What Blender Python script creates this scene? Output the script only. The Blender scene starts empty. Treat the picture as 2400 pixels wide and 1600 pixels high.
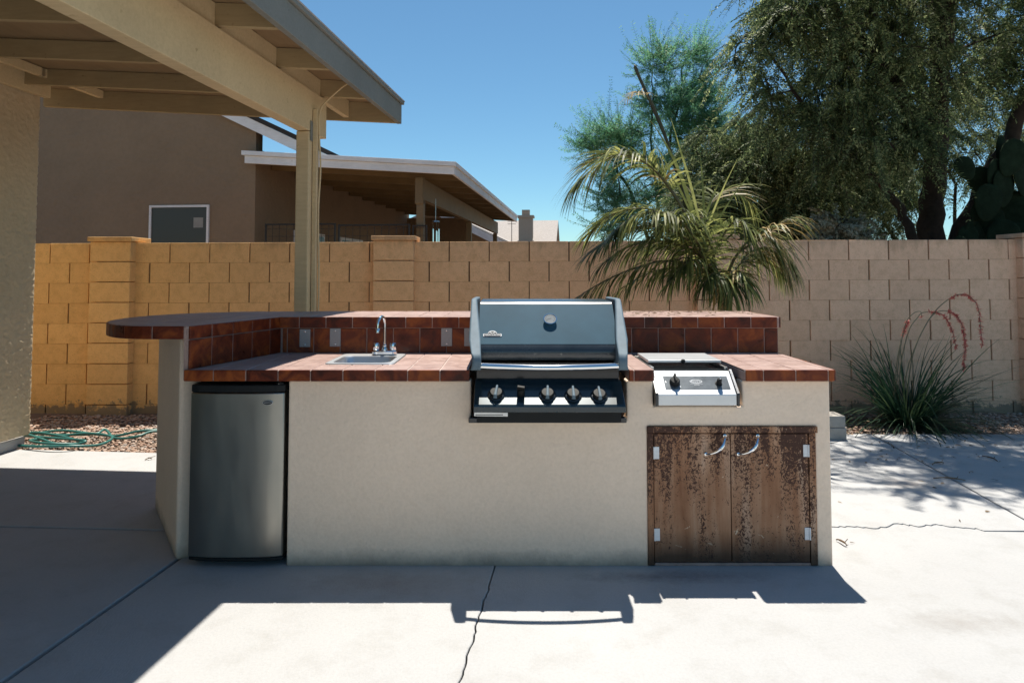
import bpy, bmesh, math, random
import numpy as np
from mathutils import Vector, Matrix, noise
random.seed(7); rng = np.random.default_rng(7)
R = math.radians
S = bpy.context.scene
COL = S.collection

# ------------------------------------------------------------------ camera, sky, sun, exposure
FPX, PITCH, VH, CAMH = 1578.0, R(2.5), 642.0, 1.371        # focal length in photo pixels, tilt, horizon row, eye height
VPP = VH - FPX*math.tan(PITCH)
cam_d = bpy.data.cameras.new('camera'); cam = bpy.data.objects.new('camera', cam_d); COL.objects.link(cam)
cam.location = (0, 0, CAMH); cam.rotation_euler = (R(90)+PITCH, 0, 0)
cam_d.sensor_width = 36; cam_d.lens = 36*FPX/2400; cam_d.shift_y = -(800-VPP)/2400
cam_d.clip_start = 0.05; cam_d.clip_end = 2000
S.camera = cam
LX, LY = -0.045, -0.35                                      # shadow drift per metre of height
sun_dir = Vector((-LX, -LY, 1)).normalized()                # towards the sun
elev = math.asin(sun_dir.z); azim = math.atan2(sun_dir.x, sun_dir.y)
W = bpy.data.worlds.new('World'); S.world = W; W.use_nodes = True
nt = W.node_tree
sky = nt.nodes.new('ShaderNodeTexSky'); sky.sky_type = 'NISHITA'; sky.sun_disc = False
sky.sun_elevation = elev; sky.sun_rotation = azim
sky.altitude = 700; sky.air_density = 1.0; sky.dust_density = 0.15; sky.ozone_density = 4.5
bg = nt.nodes['Background']; bg.inputs['Strength'].default_value = 0.08
tint = nt.nodes.new('ShaderNodeMix'); tint.data_type = 'RGBA'; tint.blend_type = 'MULTIPLY'; tint.inputs[0].default_value = 1
tint.inputs[7].default_value = (.80, 1.04, 1.0, 1); nt.links.new(sky.outputs[0], tint.inputs[6]); nt.links.new(tint.outputs[2], bg.inputs[0])
sl = bpy.data.lights.new('sun', 'SUN'); sl.energy = 5.0; sl.angle = R(0.53); sl.color = (1, 0.935, 0.83)
so = bpy.data.objects.new('sun', sl); COL.objects.link(so)
so.rotation_euler = (-sun_dir).to_track_quat('-Z', 'Y').to_euler()
S.view_settings.view_transform = 'Standard'; S.view_settings.look = 'None'
S.view_settings.gamma = 1.0; S.view_settings.use_curve_mapping = False
S.view_settings.exposure = 0.62
S.render.engine = 'CYCLES'
S.cycles.use_denoising = True
S.cycles.max_bounces = 10; S.cycles.diffuse_bounces = 6; S.cycles.glossy_bounces = 5; S.cycles.transparent_max_bounces = 16
S.cycles.sample_clamp_indirect = 6.0

def ray(u, v):
    x = (u-1200)/FPX; y = -(v-VPP)/FPX
    return x, math.cos(PITCH)-math.sin(PITCH)*y, math.sin(PITCH)+math.cos(PITCH)*y
def PY(u, v, Y):
    x, y, z = ray(u, v); k = Y/y; return Vector((x*k, Y, CAMH+z*k))
def PZ(u, v, Z=0.0):
    x, y, z = ray(u, v); k = (Z-CAMH)/z; return Vector((x*k, y*k, Z))

# ------------------------------------------------------------------ tagging and mesh helpers
def tag(o, label=None, cat=None, group=None, kind=None):
    if label: o['label'] = label
    if cat: o['category'] = cat
    if group: o['group'] = group
    if kind: o['kind'] = kind
    return o
def empty(name, loc=(0, 0, 0), rz=0.0):
    o = bpy.data.objects.new(name, None); COL.objects.link(o); o.location = loc; o.rotation_euler = (0, 0, rz)
    o.empty_display_size = 0.1
    return o
def link(name, me, mat=None, parent=None, smooth=False):
    if mat is not None and not me.materials: me.materials.append(mat)
    if smooth: me.polygons.foreach_set('use_smooth', [True]*len(me.polygons))
    o = bpy.data.objects.new(name, me); COL.objects.link(o)
    if parent is not None:
        o.parent = parent; o.matrix_parent_inverse = wmat(parent).inverted()
    return o
def wmat(o):
    m = Matrix.LocRotScale(o.location, o.rotation_euler, o.scale)
    return (wmat(o.parent) @ o.matrix_parent_inverse @ m) if o.parent else m
def mesh(name, v, f, mat=None, parent=None, smooth=False, bevel=0, seg=2):
    me = bpy.data.meshes.new(name); me.from_pydata([tuple(p) for p in v], [], f); me.update()
    o = link(name, me, mat, parent, smooth)
    if bevel: bev(o, bevel, seg)
    return o
def bev(o, w, seg=2, ang=30):
    m = o.modifiers.new('bevel', 'BEVEL'); m.width = w; m.segments = seg; m.limit_method = 'ANGLE'; m.angle_limit = R(ang)
    m.harden_normals = False
    return o
BF = [(0, 3, 2, 1), (4, 5, 6, 7), (0, 1, 5, 4), (1, 2, 6, 5), (2, 3, 7, 6), (3, 0, 4, 7)]
def boxv(x0, x1, y0, y1, z0, z1):
    return [(x0, y0, z0), (x1, y0, z0), (x1, y1, z0), (x0, y1, z0), (x0, y0, z1), (x1, y0, z1), (x1, y1, z1), (x0, y1, z1)]
def box(name, x0, x1, y0, y1, z0, z1, mat, parent=None, bevel=0.0, seg=2):
    return mesh(name, boxv(x0, x1, y0, y1, z0, z1), BF, mat, parent, bevel=bevel, seg=seg)
class MB:
    def __init__(s): s.v = []; s.f = []
    def add(s, v, f):
        n = len(s.v); s.v += [tuple(p) for p in v]; s.f += [tuple(i+n for i in q) for q in f]
    def box(s, *a): s.add(boxv(*a), BF)
    def prism(s, poly, z0, z1):
        n = len(poly); a = sum(poly[i][0]*poly[(i+1) % n][1]-poly[(i+1) % n][0]*poly[i][1] for i in range(n))
        if a < 0: poly = poly[::-1]
        s.add([(p[0], p[1], z0) for p in poly]+[(p[0], p[1], z1) for p in poly],
              [tuple(range(n-1, -1, -1)), tuple(range(n, 2*n))]+[(i, (i+1) % n, n+(i+1) % n, n+i) for i in range(n)])
    def profx(s, prof, x0, x1):                             # (y,z) outline extruded along x
        n = len(prof)
        s.add([(x0, p[0], p[1]) for p in prof]+[(x1, p[0], p[1]) for p in prof],
              [tuple(range(n)), tuple(range(2*n-1, n-1, -1))]+[(i, n+i, n+(i+1) % n, (i+1) % n) for i in range(n)])
    def tube(s, pts, rad, n=8, cap=True):
        pts = [Vector(p) for p in pts]; m = len(pts)
        rr = rad if isinstance(rad, (list, tuple)) else [rad]*m
        b = len(s.v); prev = None
        for i, p in enumerate(pts):
            t = (pts[min(i+1, m-1)]-pts[max(i-1, 0)]).normalized()
            if prev is None:
                a = t.cross(Vector((0, 0, 1)) if abs(t.z) < .9 else Vector((1, 0, 0))).normalized()
            else:
                a = (prev-t*prev.dot(t)).normalized()
            prev = a; c = t.cross(a)
            for k in range(n):
                th = 2*math.pi*k/n; q = p+(a*math.cos(th)+c*math.sin(th))*rr[i]; s.v.append(tuple(q))
        for i in range(m-1):
            for k in range(n):
                k2 = (k+1) % n; s.f.append((b+i*n+k, b+i*n+k2, b+(i+1)*n+k2, b+(i+1)*n+k))
        if cap:
            s.f.append(tuple(b+k for k in range(n-1, -1, -1))); s.f.append(tuple(b+(m-1)*n+k for k in range(n)))
    def lathe(s, prof, M=Matrix.Identity(4), n=24):         # (r,h) outline spun round local z
        b = len(s.v); m = len(prof)
        for r, h in prof:
            for k in range(n):
                th = 2*math.pi*k/n; s.v.append(tuple(M @ Vector((r*math.cos(th), r*math.sin(th), h))))
        for i in range(m-1):
            for k in range(n):
                k2 = (k+1) % n; s.f.append((b+i*n+k, b+i*n+k2, b+(i+1)*n+k2, b+(i+1)*n+k))
        s.f.append(tuple(b+k for k in range(n-1, -1, -1))); s.f.append(tuple(b+(m-1)*n+k for k in range(n)))
    def build(s, name, mat, parent=None, smooth=False, bevel=0, seg=2):
        return mesh(name, s.v, s.f, mat, parent, smooth, bevel, seg)
def autosmooth(o, ang=35):
    me = o.data
    me.polygons.foreach_set('use_smooth', [True]*len(me.polygons))
    try: me.set_sharp_from_angle(angle=R(ang))
    except Exception: pass
    return o
def fixn(o):
    bm = bmesh.new(); bm.from_mesh(o.data); bmesh.ops.recalc_face_normals(bm, faces=bm.faces); bm.to_mesh(o.data); bm.free(); return o
def smoothline(pts, n=6):
    pts = [Vector(p) for p in pts]; out = []
    for i in range(len(pts)-1):
        p0 = pts[max(i-1, 0)]; p1 = pts[i]; p2 = pts[i+1]; p3 = pts[min(i+2, len(pts)-1)]
        for k in range(n):
            t = k/n
            out.append(0.5*((2*p1)+(p2-p0)*t+(2*p0-5*p1+4*p2-p3)*t*t+(3*p1-p0-3*p2+p3)*t**3))
    out.append(pts[-1]); return out

# ------------------------------------------------------------------ materials
def newmat(name):
    m = bpy.data.materials.new(name); m.use_nodes = True
    return m, m.node_tree.nodes, m.node_tree.links, m.node_tree.nodes['Principled BSDF']
def nz(N, L, scale, detail=4, rough=.55, coord=None, dist=0.0, stretch=None):
    n = N.new('ShaderNodeTexNoise'); n.inputs['Scale'].default_value = scale; n.inputs['Detail'].default_value = detail
    n.inputs['Roughness'].default_value = rough; n.inputs['Distortion'].default_value = dist
    if coord is not None:
        if stretch:
            mp = N.new('ShaderNodeMapping'); mp.inputs['Scale'].default_value = stretch; L.new(coord, mp.inputs[0]); coord = mp.outputs[0]
        L.new(coord, n.inputs['Vector'])
    return n
def ramp(N, L, src, stops):
    r = N.new('ShaderNodeValToRGB'); e = r.color_ramp.elements
    while len(e) < len(stops): e.new(0.5)
    for i, (p, c) in enumerate(stops):
        e[i].position = p; e[i].color = (*c, 1) if len(c) == 3 else c
    L.new(src, r.inputs[0]); return r
def mixc(N, L, fac, a, b, mode='MIX'):
    m = N.new('ShaderNodeMix'); m.data_type = 'RGBA'; m.blend_type = mode
    for s, i in ((fac, 0), (a, 6), (b, 7)):
        if isinstance(s, (int, float)): m.inputs[i].default_value = s
        elif isinstance(s, tuple): m.inputs[i].default_value = (*s, 1)
        else: L.new(s, m.inputs[i])
    return m.outputs[2]
def bump(N, L, h, strength, dist, nrm=None):
    b = N.new('ShaderNodeBump'); b.inputs['Strength'].default_value = strength; b.inputs['Distance'].default_value = dist
    L.new(h, b.inputs['Height'])
    if nrm is not None: L.new(nrm, b.inputs['Normal'])
    return b.outputs[0]
def simple(name, c, rough=.5, metal=0.0, spec=.5, var=0.12, scale=6, bmp=0, bscale=80, coat=0):
    m, N, L, B = newmat(name); tc = N.new('ShaderNodeTexCoord')
    n = nz(N, L, scale, 5, .6, tc.outputs['Object'])
    lo = tuple(x*(1-var) for x in c); hi = tuple(min(1, x*(1+var)) for x in c)
    r = ramp(N, L, n.outputs[0], [(.3, lo), (.7, hi)]); L.new(r.outputs[0], B.inputs['Base Color'])
    B.inputs['Roughness'].default_value = rough; B.inputs['Metallic'].default_value = metal
    B.inputs['Specular IOR Level'].default_value = spec; B.inputs['Coat Weight'].default_value = coat
    if bmp:
        n2 = nz(N, L, bscale, 6, .6, tc.outputs['Object']); L.new(bump(N, L, n2.outputs[0], bmp, .01), B.inputs['Normal'])
    return m

def m_concrete():
    m, N, L, B = newmat('concrete'); g = N.new('ShaderNodeNewGeometry'); p = g.outputs['Position']
    a = nz(N, L, .55, 6, .6, p); b = nz(N, L, 5, 8, .65, p); c = nz(N, L, 90, 4, .7, p)
    r1 = ramp(N, L, a.outputs[0], [(.3, (.395, .395, .395)), (.7, (.455, .458, .46))])
    r2 = ramp(N, L, b.outputs[0], [(.32, (.89, .88, .86)), (.5, (1, 1, 1)), (.8, (1.03, 1.02, 1.01))])
    c1 = mixc(N, L, .8, r1.outputs[0], r2.outputs[0], 'MULTIPLY')
    r3 = ramp(N, L, c.outputs[0], [(.25, (.86, .86, .86)), (.6, (1, 1, 1))])
    c2 = mixc(N, L, .7, c1, r3.outputs[0], 'MULTIPLY')
    # a grey-brown smudge on the slab right of the island, and a rusty one further back
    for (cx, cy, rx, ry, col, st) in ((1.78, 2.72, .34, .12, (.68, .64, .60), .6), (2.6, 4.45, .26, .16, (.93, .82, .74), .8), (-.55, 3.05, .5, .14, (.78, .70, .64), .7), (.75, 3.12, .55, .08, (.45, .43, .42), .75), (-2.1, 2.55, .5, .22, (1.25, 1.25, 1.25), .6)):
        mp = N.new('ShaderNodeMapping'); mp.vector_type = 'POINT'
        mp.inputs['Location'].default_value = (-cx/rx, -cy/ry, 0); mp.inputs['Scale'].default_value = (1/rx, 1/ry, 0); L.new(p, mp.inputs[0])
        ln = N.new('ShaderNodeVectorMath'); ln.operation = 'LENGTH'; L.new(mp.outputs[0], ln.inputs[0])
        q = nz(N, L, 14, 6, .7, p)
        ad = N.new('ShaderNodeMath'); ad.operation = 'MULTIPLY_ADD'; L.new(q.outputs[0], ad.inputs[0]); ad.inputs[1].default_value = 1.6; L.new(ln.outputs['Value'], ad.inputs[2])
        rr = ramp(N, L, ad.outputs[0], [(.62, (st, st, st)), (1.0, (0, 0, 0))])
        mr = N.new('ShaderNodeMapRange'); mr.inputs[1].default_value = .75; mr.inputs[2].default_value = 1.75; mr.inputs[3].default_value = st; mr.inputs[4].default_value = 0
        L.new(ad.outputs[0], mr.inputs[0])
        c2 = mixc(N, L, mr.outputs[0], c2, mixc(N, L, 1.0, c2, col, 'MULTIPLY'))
    L.new(c2, B.inputs['Base Color']); B.inputs['Roughness'].default_value = .85; B.inputs['Specular IOR Level'].default_value = .3
    d = nz(N, L, 170, 4, .7, p, 0, (1, .25, 1)); n1 = bump(N, L, b.outputs[0], .2, .02); L.new(bump(N, L, d.outputs[0], .5, .004, n1), B.inputs['Normal'])
    return m
def m_stucco(name, col, scale=1.0, strength=.5, coarse=False, dirt=False, dark=.88):
    m, N, L, B = newmat(name); g = N.new('ShaderNodeNewGeometry'); p = g.outputs['Position']
    a = nz(N, L, 1.3, 6, .65, p); b = nz(N, L, 55*scale, 5, .6, p); c = nz(N, L, 9*scale, 4, .6, p, .4)
    lo = tuple(x*dark for x in col); r = ramp(N, L, a.outputs[0], [(.3, lo), (.72, col)])
    r2 = ramp(N, L, b.outputs[0], [(.25, (.88, .87, .85)), (.6, (1, 1, 1))]); cc = mixc(N, L, .7, r.outputs[0], r2.outputs[0], 'MULTIPLY')
    if dirt:                                                # splash-up dirt near the slab, worn in patches
        sx = N.new('ShaderNodeSeparateXYZ'); L.new(p, sx.inputs[0])
        nn = nz(N, L, 7, 6, .7, p); ad = N.new('ShaderNodeMath'); ad.operation = 'MULTIPLY_ADD'; L.new(nn.outputs[0], ad.inputs[0]); ad.inputs[1].default_value = -.10
        L.new(sx.outputs[2], ad.inputs[2])
        mr = N.new('ShaderNodeMapRange'); mr.inputs[1].default_value = -.055; mr.inputs[2].default_value = .03; mr.inputs[3].default_value = .75; mr.inputs[4].default_value = 0
        L.new(ad.outputs[0], mr.inputs[0]); cc = mixc(N, L, mr.outputs[0], cc, (.20, .17, .14))
    L.new(cc, B.inputs['Base Color']); B.inputs['Roughness'].default_value = .9; B.inputs['Specular IOR Level'].default_value = .2
    n1 = bump(N, L, c.outputs[0], strength, .03 if coarse else .012)
    L.new(bump(N, L, b.outputs[0], strength*.9, .008 if coarse else .004, n1), B.inputs['Normal'])
    return m
def m_tile(name, lo, mid, hi, rough=.22, coat=.3):
    m, N, L, B = newmat(name); tc = N.new('ShaderNodeTexCoord'); oi = N.new('ShaderNodeObjectInfo')
    ad = N.new('ShaderNodeVectorMath'); ad.operation = 'MULTIPLY_ADD'
    L.new(oi.outputs['Random'], ad.inputs[0]); ad.inputs[1].default_value = (37, 91, 53); g = N.new('ShaderNodeNewGeometry'); L.new(g.outputs['Position'], ad.inputs[2])
    a = nz(N, L, 11, 5, .62, ad.outputs[0], .8); b = nz(N, L, 60, 4, .6, ad.outputs[0])
    f = N.new('ShaderNodeMath'); f.operation = 'MULTIPLY_ADD'; L.new(oi.outputs['Random'], f.inputs[0]); f.inputs[1].default_value = .22; L.new(a.outputs[0], f.inputs[2])
    r = ramp(N, L, f.outputs[0], [(.40, lo), (.60, mid), (.82, hi)])
    r2 = ramp(N, L, b.outputs[0], [(.3, (.82, .8, .78)), (.6, (1, 1, 1))]); cc = mixc(N, L, .6, r.outputs[0], r2.outputs[0], 'MULTIPLY')
    L.new(cc, B.inputs['Base Color']); rr = ramp(N, L, a.outputs[0], [(.3, (rough*.8,)*3), (.7, (rough*1.5,)*3)])
    L.new(rr.outputs[0], B.inputs['Roughness']); B.inputs['Coat Weight'].default_value = coat; B.inputs['Coat Roughness'].default_value = .15; B.inputs['Specular IOR Level'].default_value = .28
    L.new(bump(N, L, a.outputs[0], .2, .006), B.inputs['Normal'])
    return m
def m_block():
    m, N, L, B = newmat('block_paint'); oi = N.new('ShaderNodeObjectInfo'); g = N.new('ShaderNodeNewGeometry'); p = g.outputs['Position']
    a = nz(N, L, 1.1, 5, .6, p); b = nz(N, L, 130, 5, .7, p); c = nz(N, L, 12, 6, .7, p)
    sx = N.new('ShaderNodeSeparateXYZ'); L.new(p, sx.inputs[0])
    mr = N.new('ShaderNodeMapRange'); mr.inputs[1].default_value = -4.5; mr.inputs[2].default_value = 2.0; L.new(sx.outputs[0], mr.inputs[0])   # warm bounce light painted into the colour: ochre west, rosy east
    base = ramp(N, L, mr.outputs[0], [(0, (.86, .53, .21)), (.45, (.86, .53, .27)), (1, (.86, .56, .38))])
    r2 = ramp(N, L, oi.outputs['Random'], [(0, (.95, .94, .93)), (1, (1.03, 1.03, 1.03))])
    c1 = mixc(N, L, 1, base.outputs[0], r2.outputs[0], 'MULTIPLY')
    r3 = ramp(N, L, c.outputs[0], [(.28, (.80, .77, .72)), (.55, (1, 1, 1))]); c2 = mixc(N, L, .8, c1, r3.outputs[0], 'MULTIPLY')
    r4 = ramp(N, L, b.outputs[0], [(.3, (.50, .46, .40)), (.46, (1, 1, 1))]); c3 = mixc(N, L, .7, c2, r4.outputs[0], 'MULTIPLY')
    # grey bare patches where paint flaked along the foot of the wall
    ad = N.new('ShaderNodeMath'); ad.operation = 'MULTIPLY_ADD'; L.new(c.outputs[0], ad.inputs[0]); ad.inputs[1].default_value = -.55; L.new(sx.outputs[2], ad.inputs[2])
    m2 = N.new('ShaderNodeMapRange'); m2.inputs[1].default_value = -.23; m2.inputs[2].default_value = -.19; m2.inputs[3].default_value = .85; m2.inputs[4].default_value = 0
    L.new(ad.outputs[0], m2.inputs[0]); c4 = mixc(N, L, m2.outputs[0], c3, (.20, .17, .13))
    # water stains hanging from the top course
    nn = nz(N, L, 6, 5, .65, p, 0, (1, 1, .25)); ad2 = N.new('ShaderNodeMath'); ad2.operation = 'MULTIPLY_ADD'; L.new(nn.outputs[0], ad2.inputs[0]); ad2.inputs[1].default_value = .5; L.new(sx.outputs[2], ad2.inputs[2])
    m3 = N.new('ShaderNodeMapRange'); m3.inputs[1].default_value = 1.90; m3.inputs[2].default_value = 2.02; m3.inputs[3].default_value = 0; m3.inputs[4].default_value = .45
    L.new(ad2.outputs[0], m3.inputs[0]); c5 = mixc(N, L, m3.outputs[0], c4, (.22, .14, .085))
    L.new(c5, B.inputs['Base Color']); B.inputs['Roughness'].default_value = .9; B.inputs['Specular IOR Level'].default_value = .2
    n1 = bump(N, L, c.outputs[0], .45, .012); L.new(bump(N, L, b.outputs[0], .8, .006, n1), B.inputs['Normal'])
    return m
def m_wood(name, col, grain=(1, 40, 40), rough=.7, dark=.8):
    m, N, L, B = newmat(name); tc = N.new('ShaderNodeTexCoord'); g = N.new('ShaderNodeNewGeometry')
    a = nz(N, L, 1.5, 6, .65, tc.outputs['Object'], .3, grain); b = nz(N, L, 2.2, 5, .6, g.outputs['Position']); k = nz(N, L, 24, 2, .5, g.outputs['Position'])
    r = ramp(N, L, b.outputs[0], [(.3, tuple(x*dark for x in col)), (.7, col)])
    r2 = ramp(N, L, a.outputs[0], [(.3, (.86, .85, .83)), (.6, (1, 1, 1))]); cc = mixc(N, L, .8, r.outputs[0], r2.outputs[0], 'MULTIPLY')
    r3 = ramp(N, L, k.outputs[0], [(.22, (.55, .5, .42)), (.30, (1, 1, 1))]); cc = mixc(N, L, .6, cc, r3.outputs[0], 'MULTIPLY')
    L.new(cc, B.inputs['Base Color']); B.inputs['Roughness'].default_value = rough; B.inputs['Specular IOR Level'].default_value = .3
    L.new(bump(N, L, a.outputs[0], .25, .004), B.inputs['Normal'])
    return m
def m_rust():
    m, N, L, B = newmat('rusted_steel'); g = N.new('ShaderNodeNewGeometry'); p = g.outputs['Position']
    big = nz(N, L, 3.2, 5, .6, p); streak = nz(N, L, 13, 5, .6, p, .15, (1, 1, .10)); spk = nz(N, L, 62, 6, .72, p, 1.8, (1, 1, .8)); fleck = nz(N, L, 16, 5, .6, p, .5)
    r1 = ramp(N, L, streak.outputs[0], [(.28, (.26, .105, .045)), (.44, (.38, .19, .10)), (.56, (.48, .28, .17)), (.66, (.54, .36, .25)), (.80, (.44, .19, .08))])
    r1b = ramp(N, L, big.outputs[0], [(.3, (.6, .52, .46)), (.65, (1.05, 1.05, 1.05))]); c1 = mixc(N, L, .8, r1.outputs[0], r1b.outputs[0], 'MULTIPLY')
    # blistered dark scale, denser in vertical runs
    s2 = nz(N, L, 5.5, 4, .6, p, .1, (1.5, 1, .22)); ad = N.new('ShaderNodeMath'); ad.operation = 'MULTIPLY_ADD'; L.new(s2.outputs[0], ad.inputs[0]); ad.inputs[1].default_value = .85; L.new(spk.outputs[0], ad.inputs[2])
    sx = N.new('ShaderNodeSeparateXYZ'); L.new(p, sx.inputs[0])
    up = N.new('ShaderNodeMapRange'); up.inputs[1].default_value = .3; up.inputs[2].default_value = .62; up.inputs[3].default_value = -.05; up.inputs[4].default_value = .075; L.new(sx.outputs[2], up.inputs[0])
    a2 = N.new('ShaderNodeMath'); a2.operation = 'ADD'; L.new(ad.outputs[0], a2.inputs[0]); L.new(up.outputs[0], a2.inputs[1])
    mk = ramp(N, L, a2.outputs[0], [(.958, (0, 0, 0)), (.985, (1, 1, 1))]); c2 = mixc(N, L, mk.outputs[0], c1, (.060, .022, .012))
    # a few bare primer flecks
    fl = ramp(N, L, fleck.outputs[0], [(.70, (0, 0, 0)), (.715, (1, 1, 1))]); c3 = mixc(N, L, fl.outputs[0], c2, (.62, .47, .33))
    # wet-looking dark tide mark along the bottom
    ad3 = N.new('ShaderNodeMath'); ad3.operation = 'MULTIPLY_ADD'; L.new(big.outputs[0], ad3.inputs[0]); ad3.inputs[1].default_value = -.14; L.new(sx.outputs[2], ad3.inputs[2])
    mr = N.new('ShaderNodeMapRange'); mr.inputs[1].default_value = -.03; mr.inputs[2].default_value = .10; mr.inputs[3].default_value = .88; mr.inputs[4].default_value = 0; L.new(ad3.outputs[0], mr.inputs[0])
    c4 = mixc(N, L, mr.outputs[0], c3, (.03, .018, .012))
    L.new(c4, B.inputs['Base Color']); B.inputs['Roughness'].default_value = .62; B.inputs['Specular IOR Level'].default_value = .35
    L.new(bump(N, L, spk.outputs[0], .35, .004), B.inputs['Normal'])
    return m
def m_leaf(name, cols, trans=.35, rough=.55, scale=3.0):
    m, N, L, B = newmat(name); g = N.new('ShaderNodeNewGeometry')
    n = nz(N, L, scale, 4, .7, g.outputs['Position']); 
    rnd = g.outputs['Random Per Island']
    ad = N.new('ShaderNodeMath'); ad.operation = 'MULTIPLY_ADD'; L.new(rnd, ad.inputs[0]); ad.inputs[1].default_value = .5; L.new(n.outputs[0], ad.inputs[2])
    k = len(cols); r = ramp(N, L, ad.outputs[0], [(.35+.75*i/(k-1), c) for i, c in enumerate(cols)])
    L.new(r.outputs[0], B.inputs['Base Color']); B.inputs['Roughness'].default_value = rough; B.inputs['Specular IOR Level'].default_value = .22
    t = N.new('ShaderNodeBsdfTranslucent'); L.new(r.outputs[0], t.inputs[0]); mx = N.new('ShaderNodeMixShader'); mx.inputs[0].default_value = trans
    out = N['Material Output']; L.new(B.outputs[0], mx.inputs[1]); L.new(t.outputs[0], mx.inputs[2]); L.new(mx.outputs[0], out.inputs[0])
    return m
def m_brushed(name, c=(.62, .61, .59), rough=.28, axis=(60, 60, 1.2)):
    m, N, L, B = newmat(name); tc = N.new('ShaderNodeTexCoord')
    a = nz(N, L, 4, 5, .6, tc.outputs['Object'], 0, axis); s = nz(N, L, 2.5, 5, .6, tc.outputs['Object'])
    r = ramp(N, L, s.outputs[0], [(.3, tuple(x*.88 for x in c)), (.7, c)]); L.new(r.outputs[0], B.inputs['Base Color'])
    B.inputs['Metallic'].default_value = 1; rr = ramp(N, L, a.outputs[0], [(.3, (rough*.75,)*3), (.7, (rough*1.35,)*3)]); L.new(rr.outputs[0], B.inputs['Roughness'])
    L.new(bump(N, L, a.outputs[0], .05, .001), B.inputs['Normal'])
    return m
def m_lid():
    m, N, L, B = newmat('weathered_enamel'); tc = N.new('ShaderNodeTexCoord')
    a = nz(N, L, 5, 6, .65, tc.outputs['Object']); b = nz(N, L, 140, 3, .6, tc.outputs['Object'])
    r = ramp(N, L, a.outputs[0], [(.3, (.018, .024, .03)), (.7, (.035, .045, .055))]); L.new(r.outputs[0], B.inputs['Base Color'])
    d = ramp(N, L, b.outputs[0], [(.70, (0, 0, 0)), (.78, (.5, .5, .5))]); c = mixc(N, L, d.outputs[0], r.outputs[0], (.25, .26, .27)); L.new(c, B.inputs['Base Color'])
    rr = ramp(N, L, a.outputs[0], [(.3, (.20,)*3), (.7, (.32,)*3)]); L.new(rr.outputs[0], B.inputs['Roughness'])
    B.inputs['Specular IOR Level'].default_value = .6; B.inputs['Coat Weight'].default_value = .3; B.inputs['Coat Roughness'].default_value = .12
    return m
def m_shingle():
    m, N, L, B = newmat('roof_shingle'); g = N.new('ShaderNodeNewGeometry'); n = nz(N, L, 14, 5, .7, g.outputs['Position'])
    r = ramp(N, L, n.outputs[0], [(.3, (.34, .30, .27)), (.7, (.47, .43, .40))]); L.new(r.outputs[0], B.inputs['Base Color']); B.inputs['Roughness'].default_value = .95
    return m

M = {}
M['concrete'] = m_concrete()
M['soil'] = simple('soil', (.16, .115, .085), .95, var=.3, scale=9, bmp=.6, bscale=40)
M['stucco'] = m_stucco('cream_stucco', (.95, .755, .59), 1.2, .55, dirt=True, dark=.9)
M['house_stucco'] = m_stucco('house_stucco', (.62, .50, .33), .45, .9, coarse=True, dark=.86)
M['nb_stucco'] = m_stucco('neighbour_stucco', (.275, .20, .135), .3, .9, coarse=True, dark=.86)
M['tile'] = m_tile('glazed_tile', (.048, .007, .003), (.140, .022, .006), (.30, .070, .011), .33, 0.0)
M['tile_top'] = m_tile('pale_top_tile', (.37, .255, .225), (.42, .295, .26), (.47, .34, .305), .38, .1)  # top tiles, paler and pinker than the edge tiles
M['grout'] = simple('grout', (.36, .245, .21), .9, var=.2, scale=20)
M['grout_top'] = simple('grout_top', (.50, .42, .39), .9, var=.2, scale=20)
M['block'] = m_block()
M['mortar'] = simple('mortar', (.17, .11, .065), .95, var=.25, scale=14)
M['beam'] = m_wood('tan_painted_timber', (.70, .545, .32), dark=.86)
M['rafter'] = m_wood('shade_toned_tan_rafter', (.46, .355, .20), dark=.84)  # the beam's tan paint again, with the under-roof shade painted in
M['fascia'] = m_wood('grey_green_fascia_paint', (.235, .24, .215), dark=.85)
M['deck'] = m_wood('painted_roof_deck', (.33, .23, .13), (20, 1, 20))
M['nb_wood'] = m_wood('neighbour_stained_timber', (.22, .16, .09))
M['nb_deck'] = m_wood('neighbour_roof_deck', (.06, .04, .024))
M['white_trim'] = m_wood('white_painted_trim', (.86, .86, .87))
M['rust'] = m_rust()
M['steel'] = m_brushed('stainless')
M['fridge'] = m_brushed('fridge_stainless', (.31, .305, .28), .33, (2.0, 2.0, .4))
M['satin'] = simple('satin_steel', (.62, .64, .66), .38, .85, var=.06)
M['lid_face'] = simple('painted_sunlit_enamel', (.032, .088, .130), .5, .0, spec=.12, var=.14, scale=5, coat=0)  # sunlit blue look of the lid's slope, painted into the enamel colour
M['chrome'] = simple('chrome', (.82, .83, .85), .08, 1.0, var=.03)
M['black'] = simple('black_plastic', (.012, .013, .014), .6, spec=.25, var=.2)
M['black_enamel'] = simple('black_enamel', (.010, .014, .017), .25, var=.2, coat=.4)
M['panel_blue'] = simple('dark_panel_enamel', (.012, .028, .038), .24, .2, var=.25, coat=.5)
M['lid'] = m_lid()
M['cap'] = simple('grey_cast_end_cap', (.12, .17, .21), .6, .0, spec=.2, var=.12, scale=20, bmp=.1, bscale=300)
M['grey_plate'] = simple('grey_cover_plate', (.30, .30, .31), .45, .2, var=.06)
M['badge'] = simple('badge_metal', (.62, .63, .64), .35, .8, var=.08)
M['ink'] = simple('dark_ink', (.02, .022, .025), .6)
M['white_ink'] = simple('white_ink', (.75, .76, .78), .6)
M['hose'] = simple('green_hose', (.028, .15, .135), .38, var=.15, scale=12)
M['hose_end'] = simple('brass', (.5, .36, .14), .35, 1.0)
M['iron'] = simple('black_iron', (.012, .011, .010), .6)
M['bark'] = simple('bark', (.035, .026, .020), .95, var=.4, scale=10, bmp=.9, bscale=30)
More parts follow.
